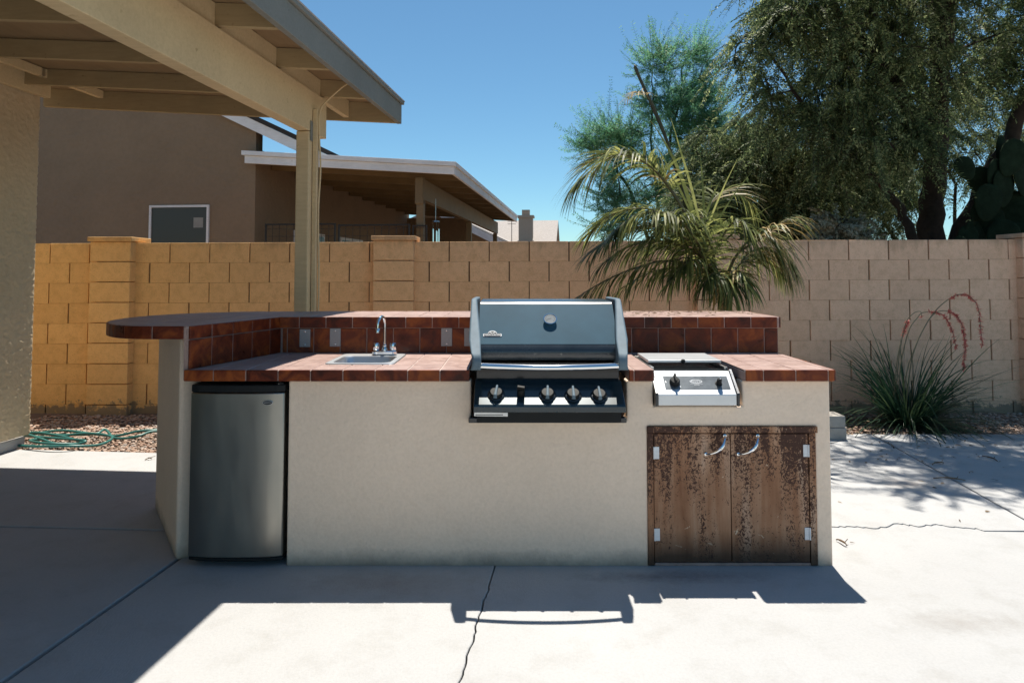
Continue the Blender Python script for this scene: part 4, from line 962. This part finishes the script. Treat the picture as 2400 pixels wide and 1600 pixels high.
# two houses further off
def gable_house(name, label, org, s0, s1, t0, t1, zw, zr_, wallm, roofm, trim=True, ridge='s'):
    f = frame(org); e = empty(name, org); tag(e, label, 'house')
    mb = MB(); fbox(mb, f, s0, s1, t0, t1, 0, zw); mb.build('wall', wallm, e)
    mb = MB(); o_ = .35
    if ridge == 's':
        tm_ = (t0+t1)/2
        prof = [(t1+o_, zw-.1), (tm_, zr_), (t0-o_, zw-.1), (t0-o_, zw-.02+.1), (tm_, zr_+.12), (t1+o_, zw+.02)]
        ring = [(t1+o_, zw-.08), (t1+o_, zw+.02), (tm_, zr_+.10), (t0-o_, zw+.02), (t0-o_, zw-.08), (tm_, zr_)]
        a = [f(s0-o_, t, z) for t, z in ring]; b = [f(s1+o_, t, z) for t, z in ring]
        g = [f(s1-.01, t1, zw), f(s1-.01, t0, zw), f(s1-.01, tm_, zr_)]; g2 = [f(s1-.21, t1, zw), f(s1-.21, t0, zw), f(s1-.21, tm_, zr_)]
    else:
        sm_ = (s0+s1)/2
        ring = [(s0-o_, zw-.08), (s0-o_, zw+.02), (sm_, zr_+.10), (s1+o_, zw+.02), (s1+o_, zw-.08), (sm_, zr_)]
        a = [f(s, t1+o_, z) for s, z in ring]; b = [f(s, t0-o_, z) for s, z in ring]
        g = [f(s0, t1-.01, zw), f(s1, t1-.01, zw), f(sm_, t1-.01, zr_)]; g2 = [f(s0, t1-.21, zw), f(s1, t1-.21, zw), f(sm_, t1-.21, zr_)]
    n = 6; mb.add(a+b, [(0, 1, 2, 5), (5, 2, 3, 4), (n, n+5, n+2, n+1), (n+5, n+4, n+3, n+2)]+[(i, n+i, n+(i+1) % n, (i+1) % n) for i in range(n)])
    o = mb.build('roof', roofm, e); fixn(o)
    mb = MB(); mb.add(g+g2, [(0, 1, 2), (5, 4, 3), (0, 3, 4, 1), (1, 4, 5, 2), (2, 5, 3, 0)]); o = mb.build('gable', wallm, e); fixn(o)
    return e, f
cream = m_stucco('far_stucco', (.42, .34, .27), .2, .3)
e1, f1 = gable_house('distant_house', 'distant low house with pale grey shingle roof and square chimney', (.9, 34, 0), -6.5, .95, -7, 0, 2.3, 4.25, cream, M['shingle'])
cb = PY(1226, 518, 33.6); e1c = MB(); sc_ = (cb-Vector((.9, 34, 0))).dot(EX)
fbox(e1c, f1, sc_-.36, sc_+.36, -1.5, -.9, 2.2, 4.30); chm = e1c.build('chimney', cream, e1)
mb = MB(); fbox(mb, f1, sc_-.43, sc_+.43, -1.57, -.83, 4.302, 4.42); fbox(mb, f1, sc_-.2, sc_+.2, -1.35, -1.05, 4.42, 4.72); mb.build('chimney_cap', cream, chm)
mb = MB(); ab = f1(sc_-.75, -1.2, 3.0)
mb.tube([ab, ab+Vector((0, 0, 1.5))], .02, 6)
for k in range(4): mb.tube([ab+Vector((-.22, 0, 1.0+.13*k)), ab+Vector((.22, 0, 1.0+.13*k))], .012, 5)
mb.build('antenna', M['iron'], e1)
e2, f2 = gable_house('tan_house', 'tan house with white rake board seen past the neighbour patio cover', (-1.9, 23, 0), -3.6, 2.2, -8, 0, 2.1, 3.55, M['nb_stucco'], M['shingle'], ridge='t')
mb = MB(); pts = []
zf = lambda s: 3.52-(s+.7)*(1.45/2.9)
for d in (-.12, .1):
    for (s, t) in ((-.7, .43), (2.55, .43), (2.55, .37), (-.7, .37)): pts.append(f2(s, t, zf(s)+d))
mb.add(pts, BF); mb.build('rake_board', M['white_trim'], e2)

# ------------------------------------------------------------------ trees
def leaf_mesh(name, C, D, Nn, ln, wd, mat, parent):
    n = len(C); D = D/np.linalg.norm(D, axis=1, keepdims=True); Sd = np.cross(D, Nn); Sd /= (np.linalg.norm(Sd, axis=1, keepdims=True)+1e-9)
    ln = ln[:, None]; wd = wd[:, None]
    V = np.stack([C, C+D*ln*.5+Sd*wd, C+D*ln, C+D*ln*.5-Sd*wd], 1).reshape(-1, 3)
    me = bpy.data.meshes.new(name); me.vertices.add(4*n); me.vertices.foreach_set('co', V.ravel().astype(np.float32))
    me.loops.add(4*n); me.loops.foreach_set('vertex_index', np.arange(4*n, dtype=np.int32)); me.polygons.add(n)
    me.polygons.foreach_set('loop_start', np.arange(0, 4*n, 4, dtype=np.int32)); me.polygons.foreach_set('loop_total', np.full(n, 4, np.int32))
    me.update(calc_edges=True); me.validate(); return link(name, me, mat, parent)
def tree(name, label, base, limbs, blobs, leafmat, seed, sprays=13, leaves=24, slen=.5, ll=.055, lw=.010, droop=.7, twig_r=.010, group=None):
    r = np.random.default_rng(seed); e = empty(name, base); tag(e, label, 'tree', group)
    tk = MB(); anchors = []
    for pts, r0, r1 in limbs:
        sl_ = smoothline(pts, 5); m = len(sl_)
        sl_ = [p+Vector(r.normal(0, .02, 3)) if 0 < i < m-1 else p for i, p in enumerate(sl_)]
        tk.tube(sl_, [r0+(r1-r0)*(i/(m-1))**.8 for i in range(m)], 9)
        anchors += [(p, r0+(r1-r0)*(i/(m-1))) for i, p in enumerate(sl_)][m//3:]
    AP = np.array([a[0] for a in anchors])
    C, D, N_ = [], [], []
    tw = MB()
    clumps = []
    for (c, rad, n) in blobs:
        for _ in range(n):
            v = r.normal(0, 1, 3); v /= np.linalg.norm(v); k = r.uniform(.35, 1.0)**.5
            clumps.append(np.array(c)+v*np.array(rad)*k*r.uniform(.85, 1.08))
    clumps = np.array(clumps)
    # grow: each clump hangs on the nearest limb or an already reached clump
    order = np.argsort([np.min(np.linalg.norm(AP-c, axis=1)) for c in clumps])
    nodes = AP.copy()
    for idx in order:
        c = clumps[idx]; d = np.linalg.norm(nodes-c, axis=1)+.4*np.maximum(0, nodes[:, 2]-c[2]); a = nodes[np.argmin(d)]
        L_ = np.linalg.norm(c-a); mid = (a+c)/2+np.array([0, 0, .12*L_])+r.normal(0, .06*L_+.005, 3)
        if L_ > .05:
            seg = smoothline([a, mid, c], 3); rr0 = min(.05, .008+.022*L_)
            tw.tube(seg, [rr0+(.006-rr0)*i/(len(seg)-1) for i in range(len(seg))], 5, cap=False)
            nodes = np.vstack([nodes, mid[None], c[None]])
        for s in range(sprays):
            dr_ = r.normal(0, 1, 3); dr_[2] = dr_[2]*.6-.1; dr_ /= np.linalg.norm(dr_); out = (c-np.array(base)); out[2] = 0; out /= (np.linalg.norm(out)+1e-6)
            dr_ = dr_+.35*out; dr_ /= np.linalg.norm(dr_)
            ls = slen*r.uniform(.5, 1.25); m = int(leaves*r.uniform(.7, 1.2)); t = np.linspace(.12, 1, m)[:, None]
            P = c+dr_*ls*t+np.array([0, 0, -1])*droop*ls*t**2*.75+r.normal(0, .006, (m, 3))
            tang = dr_+np.array([0, 0, -1])*droop*1.5*t; tang /= np.linalg.norm(tang, axis=1, keepdims=True)
            nv = r.normal(0, 1, 3); nv[2] += .5; sd = np.cross(tang, nv); sd /= (np.linalg.norm(sd, axis=1, keepdims=True)+1e-9)
            tw.tube([Vector(q_) for q_ in P[::max(1, m//4)]], [.0045, .0035, .003, .002, .0015, .001][:len(P[::max(1, m//4)])]+[.001]*max(0, len(P[::max(1, m//4)])-6), 3, cap=False)
            for sg in (-1, 1):
                C.append(P); D.append(tang*.55+sd*sg+np.array([0, 0, -.2])+r.normal(0, .12, (m, 3))); N_.append(nv[None]+r.normal(0, .35, (m, 3)))
    C = np.vstack(C); D = np.vstack(D); N_ = np.vstack(N_); n = len(C)
    autosmooth(tk.build('trunk', M['bark'], e), 80); tw.build('branches', M['bark'], e)['kind'] = 'stuff'
    leaf_mesh('crown', C, D, N_, ll*r.uniform(.6, 1.4, n), lw*r.uniform(.7, 1.4, n), leafmat, e)
    return e
T0 = (6.05, 9.6, -.05)
tree('mesquite_tree', 'big dark mesquite tree with forked trunk behind the right end of wall', T0,
     [([T0, (6.0, 9.6, 1.6), (5.95, 9.5, 2.6), (5.9, 9.2, 3.8), (5.6, 8.8, 5.2), (5.1, 8.4, 6.5)], .23, .07),
      ([(6.15, 9.6, 1.3), (6.5, 9.5, 2.2), (6.9, 9.3, 3.2), (7.3, 9.0, 4.6), (7.4, 8.6, 6.0)], .17, .05),
      ([(6.0, 9.5, .4), (5.7, 9.4, 1.6), (5.35, 9.3, 2.3), (4.7, 9.1, 2.9), (3.9, 8.9, 3.6), (3.3, 8.8, 4.5)], .10, .012),
      ([(5.93, 9.4, 3.0), (5.2, 9.0, 3.9), (4.3, 8.6, 4.7), (3.5, 8.3, 5.5)], .11, .03),
      ([(5.9, 9.2, 3.7), (5.3, 8.0, 4.8), (4.5, 7.2, 5.5), (4.0, 6.6, 5.7)], .09, .03),
      ([(5.95, 9.4, 2.9), (6.4, 10.3, 4.0), (6.6, 11, 5.2)], .1, .03)],
     [((4.2, 8.9, 4.3), (1.35, 1.2, 1.0), 84), ((4.6, 8.6, 3.2), (.9, .5, .6), 26), ((5.9, 9.0, 5.0), (1.7, 1.5, 1.3), 95), ((7.5, 9.2, 4.7), (1.1, 1.3, 1.2), 46), ((4.5, 9.6, 3.3), (.9, .6, .5), 24),
      ((4.5, 7.3, 6.1), (1.6, .95, .6), 46), ((5.6, 6.9, 5.9), (1.3, .9, .55), 30), ((3.2, 6.6, 5.2), (.9, .55, .4), 18), ((4.5, 6.4, 5.3), (1.2, .7, .45), 24), ((6.6, 7.8, 6.3), (1.5, 1.2, .8), 40), ((4.2, 9.1, 5.4), (.8, 1, .8), 34)], M['mesq'], 21, 13, 34, .60, .050, .0078, .9)
T1 = (3.9, 11.2, -.05)
tree('mesquite_tree', 'low rounded grey-green mesquite just behind the palm', T1,
     [([T1, (3.85, 11.2, 1.2), (3.6, 11.1, 2.2), (3.3, 11, 3.0)], .13, .04), ([(3.9, 11.2, .6), (4.4, 11.2, 1.7), (4.9, 11.1, 2.6)], .11, .03), ([(3.85, 11.2, 1.0), (3.4, 11.0, 1.8), (2.9, 10.9, 2.3)], .09, .03), ([(3.9, 11.2, .8), (4.1, 10.9, 2.0), (4.2, 10.8, 3.1)], .08, .03)],
     [((3.75, 11.0, 2.75), (1.15, 1.0, .95), 95), ((4.9, 11.1, 2.6), (1.2, 1.0, 1.0), 85), ((4.3, 11.0, 3.3), (1.1, .9, .55), 46), ((3.2, 11.0, 2.2), (.6, .8, .6), 36), ((3.55, 10.9, 3.35), (.85, .8, .5), 42), ((5.9, 11.4, 2.7), (.9, .9, .9), 46)], M['mesq'], 22, 14, 32, .48, .046, .0074, .9)
T2 = (3.1, 14.5, -.05)
tree('palo_verde_tree', 'airy blue-green palo verde tree rising behind the palm', T2,
     [([T2, (3.1, 14.5, 1.6), (3.2, 14.4, 3.2), (3.5, 14.3, 4.7), (3.7, 14.3, 5.9)], .07, .012), ([(3.1, 14.5, 1.6), (2.7, 14.4, 2.8), (2.2, 14.3, 3.7), (1.9, 14.3, 4.2)], .05, .01),
      ([(3.15, 14.4, 2.6), (3.0, 14.3, 4.2), (3.0, 14.2, 5.7)], .04, .01), ([(3.1, 14.5, 2.0), (3.7, 14.4, 3.4), (4.3, 14.3, 4.4)], .04, .01)],
     [((3.15, 14.3, 5.7), (.30, .4, .6), 12), ((3.95, 14.3, 5.6), (.32, .4, .75), 16), ((3.5, 14.3, 4.8), (.85, .7, .65), 32), ((2.2, 14.3, 4.15), (.75, .6, .38), 24), ((2.7, 14.3, 3.3), (.9, .8, .7), 32), ((4.2, 14.3, 4.2), (.7, .7, .8), 28), ((2.2, 14.2, 2.5), (.5, .6, .4), 11)], M['palo'], 23, 14, 26, .66, .060, .0068, -.5)
T3 = (8.6, 13.5, -.05)
tree('mesquite_tree', 'thin-stemmed mesquite further back between the trunks', T3,
     [([T3, (8.4, 13.5, 1.6), (8.0, 13.4, 3.2), (7.6, 13.3, 4.6)], .10, .03), ([(8.5, 13.5, 1.0), (7.8, 13.5, 2.0), (7.0, 13.4, 2.9)], .07, .02), ([(8.6, 13.5, 1.0), (9.1, 13.4, 2.6), (9.7, 13.3, 4.2)], .08, .02), ([(8.6, 13.5, .9), (8.9, 13.5, 2.2), (8.8, 13.4, 3.6)], .06, .02)],
     [((7.6, 13.4, 4.2), (1.5, 1.1, 1.2), 64), ((9.3, 13.4, 4.2), (1.4, 1.1, 1.5), 56), ((7.0, 13.4, 3.2), (.9, .8, .6), 26), ((10.3, 13.0, 3.4), (1.0, .9, 1.0), 30)], M['mesq'], 24, 12, 26, .55, .055, .0075, .8)
for i, (x, y, h, w) in enumerate(((4.1, 8.5, 2.15, .42),)):
    tree('grey_shrub', 'pale grey-leaved shrub showing over the wall below the mesquite', (x, y, -.05),
         [([(x, y, -.05), (x, y, h*.4), (x-.2, y, h*.7)], .04, .015), ([(x, y, 0), (x+.3, y, h*.5), (x+.4, y, h*.8)], .035, .015)],
         [((x, y, h*.72), (w, w, h*.3), 34)], M['shrub'], 40+i, 9, 18, .28, .045, .012, .2)

# prickly pear beyond the wall
pc_ = empty('prickly_pear', (7.0, 8.5, -.05)); tag(pc_, 'tall dark prickly pear cactus behind the wall at the far right', 'cactus')
pads = [(2268, 560, .16, 10), (2300, 552, .17, -20), (2350, 560, .22, 15), (2322, 520, .20, -10), (2272, 536, .12, 30), (2315, 475, .21, 12), (2298, 425, .17, -15), (2330, 405, .16, 20), (2352, 440, .22, 5), (2380, 500, .26, -12), (2372, 370, .22, 25), (2392, 410, .24, -5), (2400, 570, .25, 0), (2262, 395, .14, -25), (2345, 350, .16, 10), (2296, 495, .13, 40), (2250, 572, .09, 0)]
for i, (u, v, r_, rot) in enumerate(pads):
    c = PY(u, v, 8.5+.12*math.sin(i*2.3)); mb = MB(); mm = Matrix.Translation(c) @ Matrix.Rotation(R(rot), 4, 'Y') @ Matrix.Rotation(R(35*math.sin(i*1.9)), 4, 'Z')
    nlat, nlon = 8, 14
    for a in range(nlat+1):
        ph = -math.pi/2+math.pi*a/nlat
        for b in range(nlon):
            th_ = 6.2832*b/nlon; zz = math.sin(ph); w = math.cos(ph)*(1+.22*zz); mb.v.append(tuple(mm @ Vector((r_*.82*w*math.cos(th_), .028*w*math.sin(th_)+.0, r_*1.15*zz))))
    for a in range(nlat):
        for b in range(nlon): mb.f.append((a*nlon+b, a*nlon+(b+1) % nlon, (a+1)*nlon+(b+1) % nlon, (a+1)*nlon+b))
    mb.build('pad', M['cactus'], pc_, smooth=True)
mb = MB(); mb.tube([(7.0, 8.5, -.05), (6.98, 8.5, .8), (6.95, 8.5, 1.6), (7.1, 8.5, 2.0)], [.13, .12, .10, .08], 9); mb.build('stem', M['cactus'], pc_, smooth=True)

# ------------------------------------------------------------------ palm behind the island
pb = Vector((1.80, 5.62, -.03))
palm = empty('palm', tuple(pb)); tag(palm, 'young palm with arching drooping fronds behind the right end of island', 'palm')
def P5(u, v, dy=0.0): return PY(u, v, 5.62+dy)
axis = smoothline([pb, P5(1712, 900), P5(1700, 740), P5(1672, 640), P5(1645, 575), P5(1612, 500)], 5)
mb = MB(); m_ = len(axis); mb.tube(axis, [.060-.038*(i/(m_-1)) for i in range(m_)], 12); autosmooth(mb.build('trunk', M['stem'], palm), 70)
sa = smoothline([P5(1612, 500), P5(1590, 415), P5(1563, 330), P5(1530, 250), P5(1500, 185), P5(1487, 152)], 5)
mb = MB(); m_ = len(sa); mb.tube(sa, [.018, *[.015+.002*math.sin(i*.6) for i in range(m_-3)], .012, .004], 8); mb.build('spear', M['spear'], palm, smooth=True)
def blade(mb, p, d, nrm, ln, wd, droop, r, n=5, kink=None):
    side = d.cross(nrm)
    if side.length < 1e-4: side = Vector((1, 0, 0))
    side.normalize(); b = len(mb.v); q = Vector(p); dd = d.normalized()
    for i in range(n+1):
        t = i/n; w = wd*(math.sin(math.pi*min(1, .16+.84*t))**.7)*(1-.55*t) if i < n else wd*.05
        mb.v.append(tuple(q+side*w)); mb.v.append(tuple(q-side*w+nrm*w*.25))
        dd = (dd+Vector((0, 0, -1))*droop/n*(1+t)+Vector((r.gauss(0, .03), r.gauss(0, .03), 0))).normalized(); q = q+dd*ln/n
    for i in range(n): mb.f.append((b+2*i, b+2*i+1, b+2*i+3, b+2*i+2))
rp = random.Random(5)
def frond(path, nl, ln, droop, mat, start=.15, wd=.011, spread=1.0, fold=.25, dry=0.0, rach=.011):
    pl = smoothline(path, 8); m = len(pl); g = MB(); dyr = MB()
    rc = MB(); rc.tube(pl, [rach*(1-.8*i/(m-1))+.0015 for i in range(m)], 6)
    for k in range(nl):
        t = start+(1-start)*(k+rp.random()*.6)/nl; f_ = t*(m-1); i = min(int(f_), m-2); p = pl[i].lerp(pl[i+1], f_-i); tg = (pl[i+1]-pl[i]).normalized()
        up = Vector((0, 0, 1)); sd = tg.cross(up); sd = sd.normalized() if sd.length > .05 else Vector((0, 1, 0)); nrm = sd.cross(tg).normalized()
        for sg in (-1, 1):
            L_ = ln*(.45+.55*math.sin(math.pi*min(1, .18+.78*(t-start)/(1-start))))*rp.uniform(.8, 1.15)
            fan = .35+1.2*(t**1.5)
            d = sd*sg*spread*(1.1-.5*t)+tg*fan+nrm*(fold+rp.uniform(-.25, .3))
            blade(dyr if rp.random() < dry else g, p, d, nrm, L_, wd*rp.uniform(.75, 1.2), droop*rp.uniform(.7, 1.3), rp)
    fr_ = g.build('frond', mat, palm); rc.build('rachis', M['stem'], fr_, smooth=True)
    if dyr.v: dyr.build('dry_leaflets', M['palm_dry'], fr_)
    return fr_
PM = M['palm']
frond([P5(1655, 600, -.02), P5(1600, 490, -.08), P5(1530, 395, -.16), P5(1455, 362, -.25), P5(1395, 392, -.33), P5(1352, 430, -.38)], 59, .56, 0.99, PM, .28, .0125, dry=.06)
frond([P5(1655, 600, .05), P5(1590, 470, .1), P5(1520, 385, .12), P5(1430, 365, .12), P5(1370, 385, .1)], 34, .42, 0.46, PM, .35, .011, dry=.12)
frond([P5(1662, 610, .02), P5(1600, 530, .05), P5(1520, 490, .15), P5(1440, 500, .22), P5(1385, 545, .3)], 59, .50, 0.79, PM, .12, .0125)
frond([P5(1675, 640, -.05), P5(1610, 560, -.2), P5(1530, 530, -.35), P5(1450, 545, -.42), P5(1390, 590, -.5)], 59, .46, 0.73, PM, .1, .0120)
frond([P5(1675, 640, -.05), P5(1620, 585, -.1), P5(1540, 565, -.15), P5(1470, 580, -.2), P5(1410, 620, -.25)], 54, .46, 0.92, PM, .1, .0120)
frond([P5(1690, 690, 0), P5(1640, 630, -.1), P5(1560, 612, -.18), P5(1470, 635, -.25), P5(1400, 668, -.3), P5(1345, 702, -.34)], 62, .44, 1.32, PM, .12, .0110)
frond([P5(1690, 690, .05), P5(1650, 650, .08), P5(1590, 628, .1), P5(1520, 640, .1), P5(1450, 680, .1)], 51, .42, 1.32, PM, .12, .0110)
frond([P5(1692, 690, .05), P5(1720, 610, .02), P5(1765, 555, -.05), P5(1800, 560, -.1), P5(1850, 610, -.14)], 56, .56, 1.45, PM, .30, .0105, dry=.25)
frond([P5(1692, 680, .0), P5(1725, 600, -.12), P5(1780, 562, -.2), P5(1820, 530, -.28), P5(1855, 512, -.34)], 20, .40, 1.45, PM, .45, .008, dry=.5)
frond([P5(1692, 690, .1), P5(1715, 640, .2), P5(1755, 600, .3), P5(1795, 600, .36), P5(1830, 640, .4)], 39, .46, 1.45, PM, .25, .0100, dry=.15)
frond([P5(1660, 610, .05), P5(1655, 520, .1), P5(1680, 460, .2), P5(1730, 450, .3), P5(1770, 490, .36)], 28, .46, 0.92, PM, .25, .0105, dry=.08)
frond([P5(1650, 590, .1), P5(1640, 500, .25), P5(1610, 440, .4), P5(1570, 420, .5)], 30, .42, 0.86, PM, .2, .011)
frond([P5(1680, 650, .05), P5(1665, 570, -.15), P5(1625, 520, -.3), P5(1580, 510, -.45), P5(1530, 555, -.55)], 51, .40, 0.86, PM, .12, .0110)
frond([P5(1665, 620, .05), P5(1690, 560, .0), P5(1720, 520, -.1), P5(1750, 530, -.2), P5(1775, 580, -.25)], 37, .36, 0.99, PM, .15, .0105, dry=.05)
frond([P5(1690, 690, -.05), P5(1665, 640, -.2), P5(1630, 610, -.32), P5(1600, 625, -.4), P5(1570, 665, -.46)], 42, .34, 1.25, PM, .15, .010)
frond([P5(1692, 690, -.05), P5(1710, 650, -.2), P5(1735, 640, -.3), P5(1755, 670, -.36)], 34, .34, 1.25, M['palm'], .15, .010, dry=.2)
frond([P5(1692, 700, -.05), P5(1690, 655, -.25), P5(1672, 640, -.38), P5(1650, 668, -.46)], 36, .36, 1.6, PM, .15, .010)
frond([P5(1694, 700, -.03), P5(1705, 665, -.22), P5(1712, 660, -.32), P5(1718, 690, -.40)], 34, .34, 1.8, PM, .15, .010, dry=.15)
frond([P5(1660, 620, -.05), P5(1620, 545, -.3), P5(1560, 500, -.5), P5(1490, 505, -.62), P5(1440, 545, -.7)], 54, .42, 1.3, PM, .15, .0110)
frond([P5(1672, 640, .05), P5(1630, 590, .2), P5(1560, 570, .32), P5(1480, 590, .4)], 50, .44, 1.5, PM, .15, .0110)
frond([P5(1690, 680, 0), P5(1725, 630, .1), P5(1770, 585, .12), P5(1815, 590, .1), P5(1848, 640, .08)], 48, .46, 1.7, PM, .25, .0095, dry=.3)
frond([sa[16], sa[16]+Vector((-.06, -.05, .05)), sa[16]+Vector((-.15, -.1, .04)), sa[16]+Vector((-.22, -.14, -.02))], 11, .22, .9, M['palm_dry'], .2, .005, rach=.004)
ub = MB()
for (p, q, w) in (((1630, 520), (1578, 285), .020), ((1640, 520), (1588, 300), .014), ((1642, 540), (1672, 430), .014), ((1655, 545), (1700, 385), .010), ((1650, 540), (1640, 360), .012), ((1660, 560), (1745, 415), .009), ((1625, 510), (1545, 330), .012), ((1660, 600), (1790, 470), .009)):
    a = P5(*p, -.05); b = P5(*q, -.15); blade(ub, a, (b-a), Vector((0, -1, 0)), (b-a).length*1.12, w, .28, rp, 7)
ub.build('young_leaflets', PM, palm)
sk = MB()
for k in range(26):
    a = P5(1695+rp.uniform(-14, 14), 640+rp.uniform(0, 90), rp.uniform(-.08, .08)); d = Vector((rp.uniform(-1, 1), rp.uniform(-1, .4), rp.uniform(-.2, .8)))
    blade(sk, a, d, Vector((0, 0, 1)), rp.uniform(.18, .42), rp.uniform(.006, .012), 2.2, rp, 6)
sk.build('dead_skirt', M['palm_dry'], palm)

# ------------------------------------------------------------------ red yucca on the right
yb = Vector((3.62, 6.22, -.03)); yu = empty('red_yucca', tuple(yb)); tag(yu, 'grassy dark green clump with drooping coral flower stalks by the wall', 'plant')
g = MB(); ry = random.Random(9)
for k in range(640):
    a = ry.uniform(0, 6.283); el = ry.uniform(.10, 1.35); r0 = ry.uniform(0, .16); p = yb+Vector((r0*math.cos(a), r0*math.sin(a)*.8, .02))
    d = Vector((math.cos(a)*math.cos(el), math.sin(a)*math.cos(el), math.sin(el))); blade(g, p, d, Vector((0, 0, 1)) if el < 1.1 else Vector((-math.sin(a), math.cos(a), 0)), ry.uniform(.5, 1.08), ry.uniform(.005, .009), ry.uniform(.3, 1.5), ry, 8)
g.build('leaves', M['yucca'], yu)
for pts, fs_, dens in (([(2125, 940), (2140, 830), (2180, 745), (2225, 700), (2262, 690), (2290, 715), (2298, 765), (2302, 810)], .42, 120),
                       ([(2118, 930), (2128, 860), (2160, 780), (2190, 735), (2225, 730), (2252, 755), (2262, 810), (2257, 868)], .55, 150),
                       ([(2105, 930), (2112, 850), (2130, 775), (2150, 745), (2165, 732), (2205, 735), (2228, 765), (2241, 815)], .62, 90),
                       ([(2100, 920), (2108, 830), (2122, 760), (2140, 735), (2157, 730), (2160, 742)], .95, 4),
                       ([(2095, 930), (2102, 850), (2112, 800), (2122, 770), (2128, 752)], .6, 45)):
    path = smoothline([PY(u*1.0+0, v, 6.15) for u, v in pts], 7); m = len(path); mb = MB(); mb.tube(path, [.0055-.0035*i/(m-1) for i in range(m)], 6); st = mb.build('flower_stalk', M['ystem'], yu, smooth=True)
    fl_ = MB()
    for k in range(dens*2):
        t = fs_+(1-fs_)*ry.random(); f_ = t*(m-1); i = min(int(f_), m-2); p = path[i].lerp(path[i+1], f_-i); d = Vector((ry.gauss(0, 1), ry.gauss(0, 1), ry.gauss(-.2, .8))).normalized()
        blade(fl_, p, d, d.orthogonal().normalized(), ry.uniform(.016, .036), ry.uniform(.004, .0065), .3, ry, 3)
    fl_.build('flowers', M['yflower'], st)

# ------------------------------------------------------------------ small things on the ground
q = PZ(1985, 1031); 
for i, (z0_, z1_) in enumerate(((0.004, .098), (.101, .195))):
    o = box('concrete_block', q.x-.40+.012*i, q.x-.005*i, q.y+.006*i, q.y+.20, z0_, z1_, simple('grey_block', (.40, .37, .33), .95, var=.2, scale=8, bmp=.4, bscale=120), None, .006)
    tag(o, ('lower grey concrete block of the pair beside the island', 'upper grey concrete block of the pair beside the island')[i], 'block', 'stacked concrete blocks')
hp = [(-60, 1030), (60, 1047), (150, 1052), (230, 1040), (262, 1026), (200, 1022), (120, 1024), (70, 1034), (110, 1046), (190, 1036), (160, 1028), (90, 1020), (40, 1016), (120, 1028), (200, 1040), (150, 1041), (90, 1028), (60, 1020), (130, 1016), (220, 1019), (246, 1013), (270, 1024), (320, 1025), (360, 1017), (410, 1014), (400, 1010), (330, 1016), (270, 1019), (220, 1019), (140, 1015), (60, 1017), (-20, 1020)]
hpt = []
for i, (u, v) in enumerate(hp):
    p = PZ(u, v, .02); hpt.append(Vector((p.x, p.y, .012+.016*(i % 3))))
mb = MB(); mb.tube(smoothline(hpt, 8), .0105, 10); o = mb.build('garden_hose', M['hose'], None, smooth=True); tag(o, 'loosely coiled teal green garden hose lying on the gravel', 'hose')
def litter(name, pts, label, seed, ln=(.02, .05)):
    r = random.Random(seed); mb = MB()
    for p in pts:
        a = r.uniform(0, 6.283); d = Vector((math.cos(a), math.sin(a), r.uniform(0, .25))); blade(mb, Vector(p)+Vector((0, 0, .004)), d, Vector((r.uniform(-.4, .4), r.uniform(-.4, .4), 1)).normalized(), r.uniform(*ln), r.uniform(.003, .009), .25, r, 3)
    o = mb.build(name, M['litter']); tag(o, label, 'leaves', kind='stuff'); return o
rl = random.Random(31)
pts = []
for k in range(150): pts.append((rl.gauss(3.25, .45), min(5.82, rl.gauss(5.35, .35)), .004))
for k in range(170): pts.append((rl.uniform(2.2, 4.9), rl.uniform(5.72, 6.5), rl.uniform(-.02, .02)))
for k in range(26): pts.append((rl.uniform(1.65, 4.2), rl.uniform(3.0, 5.5), .004))
litter('leaf_litter', pts, 'dry brown leaves scattered over the slab near the flowering clump', 1)
pts = [(rl.uniform(.45, 1.5), min(4.46, 4.47-abs(rl.gauss(0, .22))), ZB) for k in range(170)]
litter('leaf_litter', pts, 'dry palm bits strewn on the right end of bar top', 2, (.02, .07))
for i, (u0, v0, u1, v1, lab) in enumerate(((2188, 1120, 2262, 1125, 'thin dry twig across the slab joint'), (2302, 1068, 2338, 1080, 'short dark twig on the dappled slab'), (1960, 1264, 1985, 1278, 'brown dry leaf stalk on the slab right of island'), (2185, 1088, 2212, 1084, 'small curled pod on the slab near the flowering clump'), (340, 1077, 356, 1074, 'small dark stick on the sunlit slab left of island'))):
    a, b = PZ(u0, v0, .008), PZ(u1, v1, .008); m1 = a.lerp(b, .35)+Vector((0, .012, .006)); m2 = a.lerp(b, .7)+Vector((0, -.01, .01))
    mb = MB(); mb.tube(smoothline([a, m1, m2, b], 4), [.0035]*5+[.005]*4+[.003]*4, 6); mb.tube([m2, m2+Vector((.03, .03, .006))], .002, 5)
    o = mb.build('twig', M['litter'], None, smooth=True); tag(o, lab, 'twig', 'fallen twigs')
